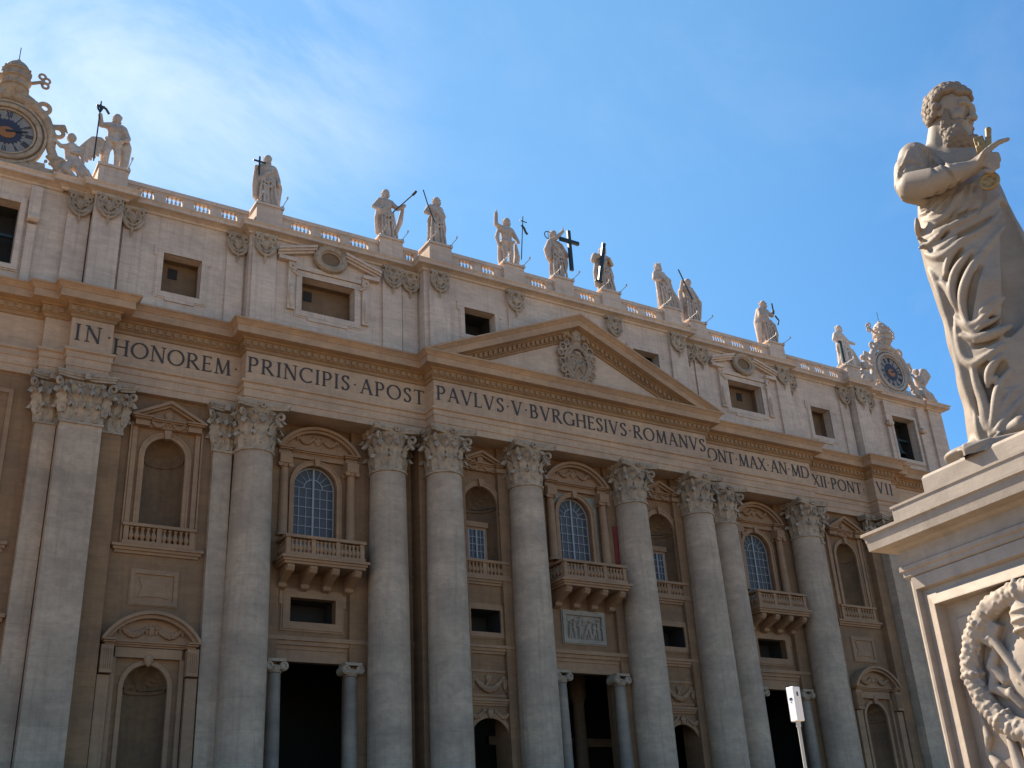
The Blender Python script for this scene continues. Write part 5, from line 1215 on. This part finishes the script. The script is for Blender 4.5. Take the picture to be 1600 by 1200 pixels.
for s_ in (-1, 1):
    rs.line([(fx-.05, s_*.5, 3.8), (fx-.08, s_*.62, 3.62), (fx-.05, s_*.5, 3.45)], .06, .02); rs.line([(fx-.05, s_*.62, 3.55), (fx-.08, s_*.66, 3.4), (fx-.05, s_*.5, 3.3)], .06, .02)
    rs.line([(fx-.11, s_*.50, 3.92), (fx-.11, s_*.12, 3.2)], .05, .01); rs.box((fx-.08, s_*.54, 3.99), (.07, .14, .14), .02, .02, rot=[[1, 0, 0], [0, .8, s_*.6], [0, -s_*.6, .8]])
    rs.torus((fx-.14, s_*.55, 4.0), .085, .028, (1, 0, 0), .01); rs.line([(fx-.11, s_*.2, 3.15), (fx-.11, s_*.08, 3.05)], .07, .02)
    rs.line([(fx-.06, s_*.35, 3.15), (fx-.1, s_*.45, 3.3)], .04, .02); rs.line([(fx-.06, s_*.22, 3.45), (fx-.1, s_*.3, 3.6), (fx-.06, s_*.24, 3.7)], .03, .01)
rs.ell((fx-.08, 0, 4.03), (.15, .19, .24), .03); rs.ell((fx-.1, 0, 4.29), .035, .01)
for z_ in (3.9, 4.0, 4.1): rs.torus((fx-.06, 0, z_), .185-.03*abs(z_-3.95)*3, .02, (0, 0, 1), .01)
for k in range(-2, 3): rs.line([(fx-.09, -.18+.09*(k+2), 3.55-.03*abs(k)), (fx-.12, -.16+.09*(k+2), 3.5-.03*abs(k))], .03, .02)
for k in range(26):
    a = rnd.uniform(0, 6.28); rr = rnd.uniform(.1, .5); rs.ell((fx-.08, rr*math.cos(a), 3.42+rr*math.sin(a)*.7), (.04, .03, .03), .012)
# ribbon ends and tassels under the wreath
for s_ in (-1, 1):
    for (a_, z_, l_) in ((.62, 2.75, .28), (.45, 2.72, .25), (.30, 2.45, .3), (.55, 2.3, .3), (.15, 2.6, .3)):
        rs.cap((fx-.05, s_*a_, z_+.1), (fx-.08, s_*(a_-.08), z_-l_), .05, .09, .02); rs.ell((fx-.12, s_*(a_-.08), z_-l_-.02), (.05, .06, .05), .01, True)
    rs.line([(fx-.03, s_*.95, 3.1), (fx-.06, s_*.9, 2.9), (fx-.04, s_*.98, 2.75), (fx-.06, s_*.85, 2.6), (fx-.03, s_*.93, 2.4), (fx-.06, s_*.8, 2.2)], [.03, .05, .03, .06, .04, .05], .02)
rme = rs.mesh('wreath_relief'); n_ = len(rme.vertices); co = np.empty(n_*3, np.float32); rme.vertices.foreach_get('co', co); co = co.reshape(-1, 3)
wv = np.array(PC)+co[:, :1]*np.array(PXd)+co[:, 1:2]*np.array(PYd)+co[:, 2:]*np.array([[0, 0, 1.]]); rme.vertices.foreach_set('co', wv.astype(np.float32).ravel()); rme.update()
part('wreath_relief', rme, M['pedestal'], pd)
# ------------------------------------------------------------------ large statue
AZ = math.atan2(PC.x-CX, PC.y-CY); E1 = np.array([math.cos(AZ), -math.sin(AZ), 0]); E2 = np.array([math.sin(AZ), math.cos(AZ), 0]); E3 = np.array([0, 0, 1.])
OR = np.array([PC.x, PC.y, 6.1]); CC = np.array([CX, CY, CZ])-OR; CL = np.array([CC@E1, CC@E2, CC@E3])
def rayl(px, py):
    d = FW+RT*(px-800)/FPX+UP*(600-py)/FPX; return np.array([d@E1, d@E2, d@E3])
def PX(px, py, w=0.): d = rayl(px, py); return CL+d*((w-CL[1])/d[1])
MPX = .0083
def R_(n): return n*MPX*1.02
s = SDF((-1.75, -1.15, -.05), (1.85, 1.25, 5.95), .018)
def hit(px, py, fb=-.3):
    d = rayl(px, py)
    for t in np.arange((-1.1-CL[1])/d[1], (.9-CL[1])/d[1], .012/1):
        q = CL+d*t; i = np.round((q-s.lo)/s.h).astype(int)
        if (i >= 0).all() and (i < s.n).all() and s.d[tuple(i)] < .0: return q
    return PX(px, py, fb)
def L(pts, r, w=0., k=.08, **kw): s.line([PX(*p[:2], p[2] if len(p) > 2 else w) for p in pts], [R_(v) for v in r] if isinstance(r, (list, tuple)) else R_(r), k, **kw)
# torso and hips (tapered, flattened front to back)
def body_(pts):
    for (a, b_) in zip(pts, pts[1:]):
        p, q = PX(a[0], a[1]), PX(b_[0], b_[1]); s.cap(p, q, R_(a[2]), R_(b_[2]), .12, sq=(1, .74, 1))
body_([(1489, 275, 56), (1502, 330, 62), (1512, 372, 68), (1527, 410, 72), (1546, 455, 74), (1562, 520, 72), (1578, 590, 70), (1592, 660, 68), (1600, 715, 72)])
L([(1438, 252, -.1), (1472, 256), (1508, 266), (1530, 282, .2)], [25, 27, 27, 24], k=.10)
# lifted right arm across the chest, sleeve first
L([(1428, 246, -.3), (1424, 272, -.36), (1426, 294, -.34)], [25, 26, 23], k=.05)
L([(1412, 262, -.42), (1408, 290, -.42), (1418, 306, -.38), (1440, 318, -.3)], [14, 11, 11, 12], k=.05)
# mantle over the left shoulder and down the right of the view
L([(1530, 286, .15), (1546, 332, .1), (1566, 385, .0), (1600, 470, .0), (1618, 560, 0.), (1625, 650, .05), (1628, 715, .05)], [25, 25, 32, 40, 44, 40, 40], k=.12)
L([(1612, 420, .3), (1635, 500, .3)], [24, 30], k=.12)
# legs under the cloth
L([(1530, 410, -.12), (1536, 455, -.30), (1552, 540, -.22), (1568, 640, -.18), (1585, 690, -.2)], [34, 33, 26, 20, 16], k=.12)
L([(1480, 430, -.05), (1500, 490, .0), (1530, 590, .0), (1554, 690, .0)], [19, 17, 18, 19], k=.1)
# spreading hem
L([(1552, 692, -.1), (1530, 700, -.15), (1508, 712, -.15), (1488, 721, -.1)], [18, 15, 9, 5], k=.08)
L([(1560, 690, -.1), (1590, 700, -.1), (1630, 720, -.1)], [20, 20, 20], k=.1)
s.ell(PX(1518, 708, -.12), (.33, .22, .10), .08); s.box((.1, .1, .02), (1.15, .95, .10), .04, .05)
bodyd = s.d.copy()
def c3(pts): return [(1390+x/4.286, 260+y/4.286) for x, y in pts]
def c4(pts): return [(1440+x/5, 500+y/5) for x, y in pts]
def smooth_px(p):
    if len(p) < 3: return p
    P_ = [p[0]]+p+[p[-1]]; out = []
    for i in range(len(p)-1):
        p0, p1, p2, p3 = P_[i:i+4]
        for j in range(4):
            t = j/4; out.append(tuple(.5*((2*p1[k])+(-p0[k]+p2[k])*t+(2*p0[k]-5*p1[k]+4*p2[k]-p3[k])*t*t+(-p0[k]+3*p1[k]-3*p2[k]+p3[k])*t**3) for k in (0, 1)))
    return out+[p[-1]]
jobs = []
def ridge(pts, r, k=.035, cut=False, depth=0., taper=True):
    pts = smooth_px(pts); q = [hit(*p) for p in pts]; d = [rayl(*p) for p in pts]; q = [a+b_/np.linalg.norm(b_)*depth for a, b_ in zip(q, d)]
    for _ in range(3): q = [q[0]]+[(q[i-1]+2*q[i]+q[i+1])/4 for i in range(1, len(q)-1)]+[q[-1]]
    r = r*(2.6 if cut else 1.8)
    n = len(q); rr = [R_(r)*((.35+.65*math.sin(PI*(i+.6)/(n+.2))) if taper else 1) for i in range(n)]
    jobs.append((q, rr, k, cut))
# --- grooves then ridges traced where the cloth turns
for pts, r in ((c3([(440, 930), (430, 800), (455, 700), (540, 600)]), 4.2), (c3([(528, 1030), (520, 900), (545, 760), (600, 670)]), 4.6), (c3([(570, 1105), (610, 1060), (740, 1020)]), 4.5),
               (c3([(385, 700), (420, 610), (480, 560)]), 4), (c3([(400, 830), (385, 770), (400, 730)]), 3.5), (c3([(350, 560), (430, 500), (560, 430), (720, 330)]), 3.8), (c3([(300, 420), (440, 360), (600, 290)]), 4), (c3([(260, 510), (330, 470), (400, 420)]), 3),
               (c4([(500, 300), (480, 420), (510, 540), (515, 640)]), 4.5), (c4([(540, 760), (610, 660), (640, 600)]), 4.5), (c4([(580, 830), (600, 760), (660, 640)]), 4), (c4([(545, 470), (600, 400), (640, 340)]), 4.5), (c4([(400, 110), (470, 50), (560, 20)]), 4), (c4([(420, 200), (480, 160), (600, 130)]), 4), (c4([(430, 420), (430, 560), (455, 700), (480, 840)]), 2.5),
               (c3([(780, 260), (830, 480), (865, 760), (850, 960), (790, 1100)]), 9), (c3([(120, 240), (200, 290), (290, 260)]), 5)):
    ridge(pts, r, .03, True, -.005)
for pts, r in ((c3([(205, 545), (300, 500), (385, 405)]), 3.4), (c3([(300, 575), (360, 545), (450, 470)]), 3.2), (c3([(245, 585), (330, 610), (420, 560), (490, 500)]), 4.2), (c3([(190, 480), (255, 490), (375, 400)]), 2.6), (c3([(180, 350), (190, 430), (215, 520)]), 3),
               (c3([(375, 720), (400, 610), (470, 540)]), 3.2), (c3([(455, 945), (420, 860), (430, 730), (500, 620), (560, 550)]), 4.2), (c3([(520, 1045), (490, 940), (495, 820), (540, 700), (590, 600)]), 4.4), (c3([(440, 1010), (520, 1060), (600, 1050), (680, 960), (770, 880)]), 3.2),
               (c3([(480, 1130), (560, 1150), (680, 1120), (810, 1068)]), 3.6), (c3([(560, 1120), (600, 1080), (680, 1040), (740, 1005)]), 2.6), (c3([(270, 700), (325, 790), (375, 950), (440, 1180)]), 4.5), (c3([(330, 780), (380, 790), (430, 900), (460, 960)]), 3.5), (c3([(610, 980), (650, 940), (740, 870)]), 3.),
               (c3([(735, 200), (640, 290), (500, 360), (370, 420), (300, 430)]), 3.4), (c3([(745, 300), (640, 420), (500, 490), (380, 540)]), 3.), (c3([(770, 400), (700, 480), (610, 600), (570, 700)]), 3.), (c3([(560, 110), (480, 180), (410, 290), (330, 350), (240, 360)]), 2.6), (c3([(440, 180), (430, 260), (380, 340)]), 2.2), (c3([(500, 150), (500, 230), (460, 310)]), 2.2), (c3([(545, 130), (560, 200), (540, 270)]), 2.2), (c3([(380, 190), (350, 270), (270, 330)]), 2.4), (c3([(320, 210), (290, 290), (210, 320)]), 2.6),
               (c4([(420, 170), (560, 125), (700, 45)]), 3.2), (c4([(272, 0), (285, 140), (330, 290), (400, 350), (500, 295), (630, 195)]), 4.2), (c4([(520, 520), (525, 430), (560, 350), (625, 280)]), 4.2), (c4([(595, 600), (640, 570), (680, 545)]), 2.6), (c4([(540, 900), (570, 760), (590, 600), (620, 500), (685, 400)]), 4.4), (c4([(610, 850), (640, 700), (690, 600), (750, 530)]), 3.6),
               (c4([(560, 900), (610, 850), (690, 740), (790, 610)]), 4.), (c4([(400, 360), (440, 520), (500, 680), (520, 850)]), 4.4), (c4([(215, 0), (285, 260), (345, 500), (410, 715)]), 5), (c4([(420, 700), (445, 850), (470, 930)]), 3.5), (c4([(450, 620), (480, 740), (495, 860)]), 2.6), (c4([(300, 30), (380, 70), (440, 120)]), 3), (c4([(510, 480), (560, 470), (590, 440)]), 2.4),
               (c4([(300, 1090), (400, 1075), (500, 1020), (600, 900), (640, 860)]), 2.6), (c4([(300, 1015), (380, 1000), (450, 970), (530, 930)]), 2.2)):
    ridge(pts, r, .03)
for q, rr, k, cut in jobs: s.line(q, rr, k, cut)
# bare foot at the hem
L([(1578, 672, -.42), (1596, 662, -.5), (1618, 668, -.5)], [10, 12, 9], k=.04)
# neck, forearm and hand
HC = PX(1485, 178, -.10); ph = math.radians(20); ti = math.radians(-20)
hf = np.array([math.cos(ph)*math.cos(ti), -math.sin(ph)*math.cos(ti), math.sin(ti)]); hr = np.cross(hf, [0, 0, 1.]); hr /= np.linalg.norm(hr); hu = np.cross(hr, hf)
HR = [hf, hr, hu]; HS = .96; FS = .84
def H(f, r, u): return HC+(hf*f*FS+hr*r+hu*u)*HS
def he(c, r, k=.02, cut=False): s.ell(H(*c), np.array(r)*HS*np.array([FS if r[0] > .15 else 1, 1, 1]), k, cut, rot=HR)
s.cap(H(-.12, 0, -.14), PX(1469, 246, -.02), .185, .215, .05); s.line([H(-.02, .15, -.2), PX(1486, 250, -.22)], [.05, .06], .04)
he((-.05, 0, .08), (.34, .29, .32), .03); he((.10, 0, -.06), (.235, .215, .33), .05); he((.10, 0, .12), (.21, .22, .17), .05)
s.line([H(.30, -.17, .045), H(.345, -.06, .065), H(.345, .06, .065), H(.30, .17, .045)], [.045, .045, .045, .045], .03)
for e_ in (-1, 1):
    he((.355, e_*.11, -.015), (.06, .06, .035), .025, True); he((.278, e_*.108, -.02), (.058, .058, .045), .01)
    s.line([H(.30, e_*.05, .015), H(.335, e_*.105, .03), H(.29, e_*.17, .0)], .014, .012); s.line([H(.30, e_*.05, -.03), H(.325, e_*.105, -.05), H(.28, e_*.16, -.03)], .012, .012)
    he((.24, e_*.14, -.13), (.09, .09, .10), .05); he((.385, e_*.045, -.155), (.04, .03, .03), .02)
    he((.0, e_*.275, -.05), (.06, .035, .11), .02); he((.015, e_*.31, -.04), (.03, .02, .06), .01, True); s.line([H(-.03, e_*.29, .05), H(-.06, e_*.3, -.02), H(-.02, e_*.29, -.13)], .02, .01)
s.line([H(.335, 0, .05), H(.40, 0, -.06), H(.445, 0, -.145)], [.035, .04, .055], .025)
he((.34, 0, -.255), (.055, .10, .028), .015); he((.385, 0, -.236), (.03, .12, .010), .01, True); he((.325, 0, -.30), (.05, .08, .025), .015)
he((.21, 0, -.38), (.20, .20, .18), .05); he((.20, 0, -.52), (.17, .16, .15), .05)
for e_ in (-1, 1): s.line([H(.36, e_*.02, -.20), H(.34, e_*.1, -.235), H(.28, e_*.17, -.30)], [.035, .035, .025], .015); s.line([H(.06, e_*.215, -.12), H(.07, e_*.20, -.22), H(.14, e_*.16, -.33)], [.03, .05, .06], .05)
# arm
L([(1427, 290, -.52), (1462, 283, -.62), (1495, 271, -.62), (1520, 262, -.58)], [23, 22.5, 17, 11.5], k=.035)
L([(1520, 262, -.58), (1541, 245, -.58)], [11, 10.5], k=.03); L([(1530, 256, -.60), (1546, 252, -.58)], [9, 9], k=.03)
for pts in ([(1543, 243), (1557, 242), (1560, 250), (1551, 254)], [(1545, 250), (1557, 253), (1558, 260), (1548, 262)], [(1542, 257), (1552, 262), (1550, 268), (1541, 267)]):
    L([(a, b_, -.62) for a, b_ in pts], [5, 4.8, 4.4, 3.8], k=.012)
L([(1538, 241, -.60), (1549, 230, -.62), (1560, 222.5, -.60), (1575, 217.5, -.58)], [5.6, 5, 4.3, 3.2], k=.02)
L([(1532, 250, -.66), (1537, 240, -.70), (1543, 233, -.68)], [5.4, 4.6, 3.6], k=.02)
for a, b_ in ((1541, 241), (1546, 247), (1546, 254)): L([(a, b_, -.64), (a+1, b_, -.64)], 4.4, k=.03)
# sleeve hem edge
ridge_pts = [(1429, 259), (1418, 264), (1408, 278), (1403, 296), (1410, 308)]; L([(a, b_, -.50) for a, b_ in ridge_pts], 3.2, k=.02)
L([(1452, 228, -.1), (1470, 240, -.25), (1490, 250, -.28), (1510, 252, -.1)], [4, 4.4, 4.4, 4], k=.02)
for pts in ([(1430, 228), (1437, 245), (1446, 262)], [(1447, 232), (1462, 250), (1478, 270)], [(1465, 245), (1485, 262), (1500, 285)], [(1420, 236), (1412, 256), (1404, 275)]):
    q = [hit(*p) for p in smooth_px(pts)]; s.line(q, R_(2.4), .03)
for pts in ([(1440, 230), (1452, 250), (1462, 268)], [(1458, 240), (1475, 258), (1492, 280)], [(1422, 250), (1420, 262)]):
    q = [hit(*p) for p in smooth_px(pts)]; s.line(q, R_(2.2), .025, True)
for pts, r_ in ([(1406, 272), (1412, 260), (1424, 254), (1437, 258)], 3.0), ([(1500, 285), (1488, 305), (1470, 332)], 3.2), ([(1512, 290), (1505, 312), (1488, 340)], 3.), ([(1485, 292), (1470, 315), (1450, 330)], 3.2), ([(1522, 292), (1520, 315), (1508, 338)], 2.8), ([(1466, 302), (1452, 320), (1436, 326)], 3.), ([(1535, 290), (1537, 312), (1528, 332)], 2.6):
    s.line([hit(*p) for p in smooth_px(pts)], R_(r_), .02, True)
XF = np.eye(4); XF[:3, 0] = E1; XF[:3, 1] = E2; XF[:3, 2] = E3; XF[:3, 3] = OR
peter = empty('bearded_statue', OR, 'large white marble statue of a bearded robed man pointing, on the near pedestal at right', 'statue')
part('carved_figure', s.mesh('carved_figure', XF), M['peter'], peter)
# hair and beard curls, sculpted apart
c_ = SDF(HC-np.array([.62, .62, .95]), HC+np.array([.72, .62, .62]), .012)
rnd = random.Random(11)
def curl(p, r, n_):
    c_.ell(p, r, .008)
    a = rnd.uniform(0, 6.28); t1 = np.cross(n_, [0.3, .2, 1]); t1 /= np.linalg.norm(t1); t2 = np.cross(n_, t1)
    c_.torus(p+n_*r*.45, r*.62, r*.3, n_, .006); c_.ell(p+n_*r*1.0, r*.22, .004, True)
def fib(n):
    for i in range(n):
        u = 1-2*(i+.5)/n; a = i*2.39996; q = math.sqrt(1-u*u); yield q*math.cos(a), q*math.sin(a), u
for f, r, u in fib(170):
    if f > .25 and u < .40: continue
    if u < -.72: continue
    if f > .02 and u < .30: continue
    n_ = hf*f+hr*r+hu*u; j = rnd.uniform(-.012, .012); curl(H(-.045+f*.375+j, r*.32, .085+u*.345), rnd.uniform(.056, .072), n_)
for f, r, u in fib(140):
    if f < -.35 or u > .35: continue
    if f > .70 and u > .05: continue
    n_ = hf*f+hr*r+hu*u; curl(H(.21+f*.27, r*.245, -.46+u*.26), rnd.uniform(.044, .06), n_)
for e_ in (-1, 1):
    for t in np.linspace(0, 1, 6):
        for q in (-.03, .03): curl(H(.06+.08*t+q, e_*(.245-.03*t), -.08-.24*t), rnd.uniform(.032, .042), hr*e_)
    for f_ in np.linspace(.06, .30, 6):
        for u_ in (-.24, -.31, -.38): curl(H(f_, e_*(.225-.28*max(0, f_-.1)), u_+rnd.uniform(-.02, .02)), rnd.uniform(.038, .05), hr*e_*.8+hf*f_)
    for t in np.linspace(0, 1, 4): curl(H(.37-.06*t, e_*(.03+.12*t), -.215-.05*t), .028, hf)
part('hair_and_beard', c_.mesh('hair_and_beard', XF), M['peter_hair'], peter)
# gilded key
k_ = SDF(PX(1515, 305, -.6)-np.array([.1, .3, .1]), PX(1570, 195, -.6)+np.array([.2, .3, .1]), .011)
def K(px, py, w=-.56): return PX(px, py, w)
k_.line([K(1544, 205), K(1545, 240), K(1546, 268)], R_(4.6), .01); k_.ell(K(1544, 203), R_(5.0), .01)
k_.box(K(1531.5, 226), (R_(7.5), .035, R_(13.5)), .01, .01); k_.box(K(1530, 226, -.60), (R_(1.0), .012, R_(6)), .004, .0); k_.box(K(1530, 228, -.60), (R_(4), .012, R_(1.0)), .004, .0)
k_.torus(K(1546, 283), R_(12.5), R_(3.4), (0.15, 1, 0), .01); k_.torus(K(1546, 283), R_(5), R_(1.8), (0.15, 1, 0), .01); k_.ell(K(1546, 283, -.54), (R_(12), .03, R_(12)), .01)
for a in range(6): k_.cap(K(1546, 283), K(1546+12*math.cos(a*PI/3), 283+12*math.sin(a*PI/3)), R_(1.6), R_(2), .01)
part('gilded_key', k_.mesh('gilded_key', XF), M['gold'], peter)
# ------------------------------------------------------------------ white camera housing on a pole
bx = Vector((-41.497, -64.284, 0)); hp = empty('camera_post', bx, 'slim pole topped by a white upright box with small dark openings, before the right doorway', 'camera post')
mb = MB(); mb.tube([(bx.x, bx.y, 0), (bx.x, bx.y, 3.66)], .024, 10); mb.tube([(bx.x, bx.y, 3.60), (bx.x, bx.y, 3.69)], .034, 10); mb.tube([(bx.x, bx.y, 0), (bx.x, bx.y, .03)], .14, 14); part('pole', mb, M['pole'], hp)
def rotbox(mb, hx, hy, z0, z1, ang, off=(0, 0), bev=.008):
    ca, sa = math.cos(ang), math.sin(ang); lp = [(-hx+bev, -hy), (hx-bev, -hy), (hx, -hy+bev), (hx, hy-bev), (hx-bev, hy), (-hx+bev, hy), (-hx, hy-bev), (-hx, -hy+bev)]
    f = lambda q, z, sc=1: (bx.x+(q[0]*sc+off[0])*ca-(q[1]*sc+off[1])*sa, bx.y+(q[0]*sc+off[0])*sa+(q[1]*sc+off[1])*ca, z)
    n = 8; mb.add([f(q, z0+bev) for q in lp]+[f(q, z1-bev) for q in lp]+[f(q, z0, .93) for q in lp]+[f(q, z1, .93) for q in lp], [(i, (i+1) % n, n+(i+1) % n, n+i) for i in range(n)]+[(i, (i+1) % n, 2*n+(i+1) % n, 2*n+i) for i in range(n)]+[(n+i, n+(i+1) % n, 3*n+(i+1) % n, 3*n+i) for i in range(n)]+[tuple(range(2*n, 3*n)), tuple(range(3*n, 4*n))])
AB_ = math.radians(0)
mb = MB(); rotbox(mb, .072, .072, 3.68, 4.165, AB_); hs = part('housing', mb, M['white'], hp)
mb = MB(); rotbox(mb, .006, .026, 3.975, 4.012, AB_, (-.071, .0), .001); part('lens_opening', mb, M['lens'], hs)
mb = MB(); rotbox(mb, .006, .008, 3.94, 3.955, AB_, (-.071, .0), .001); part('lens_opening', mb, M['lens'], hs)
mb = MB(); rotbox(mb, .016, .006, 4.03, 4.09, AB_, (.0, -.071), .001); part('lens_opening', mb, M['lens'], hs)
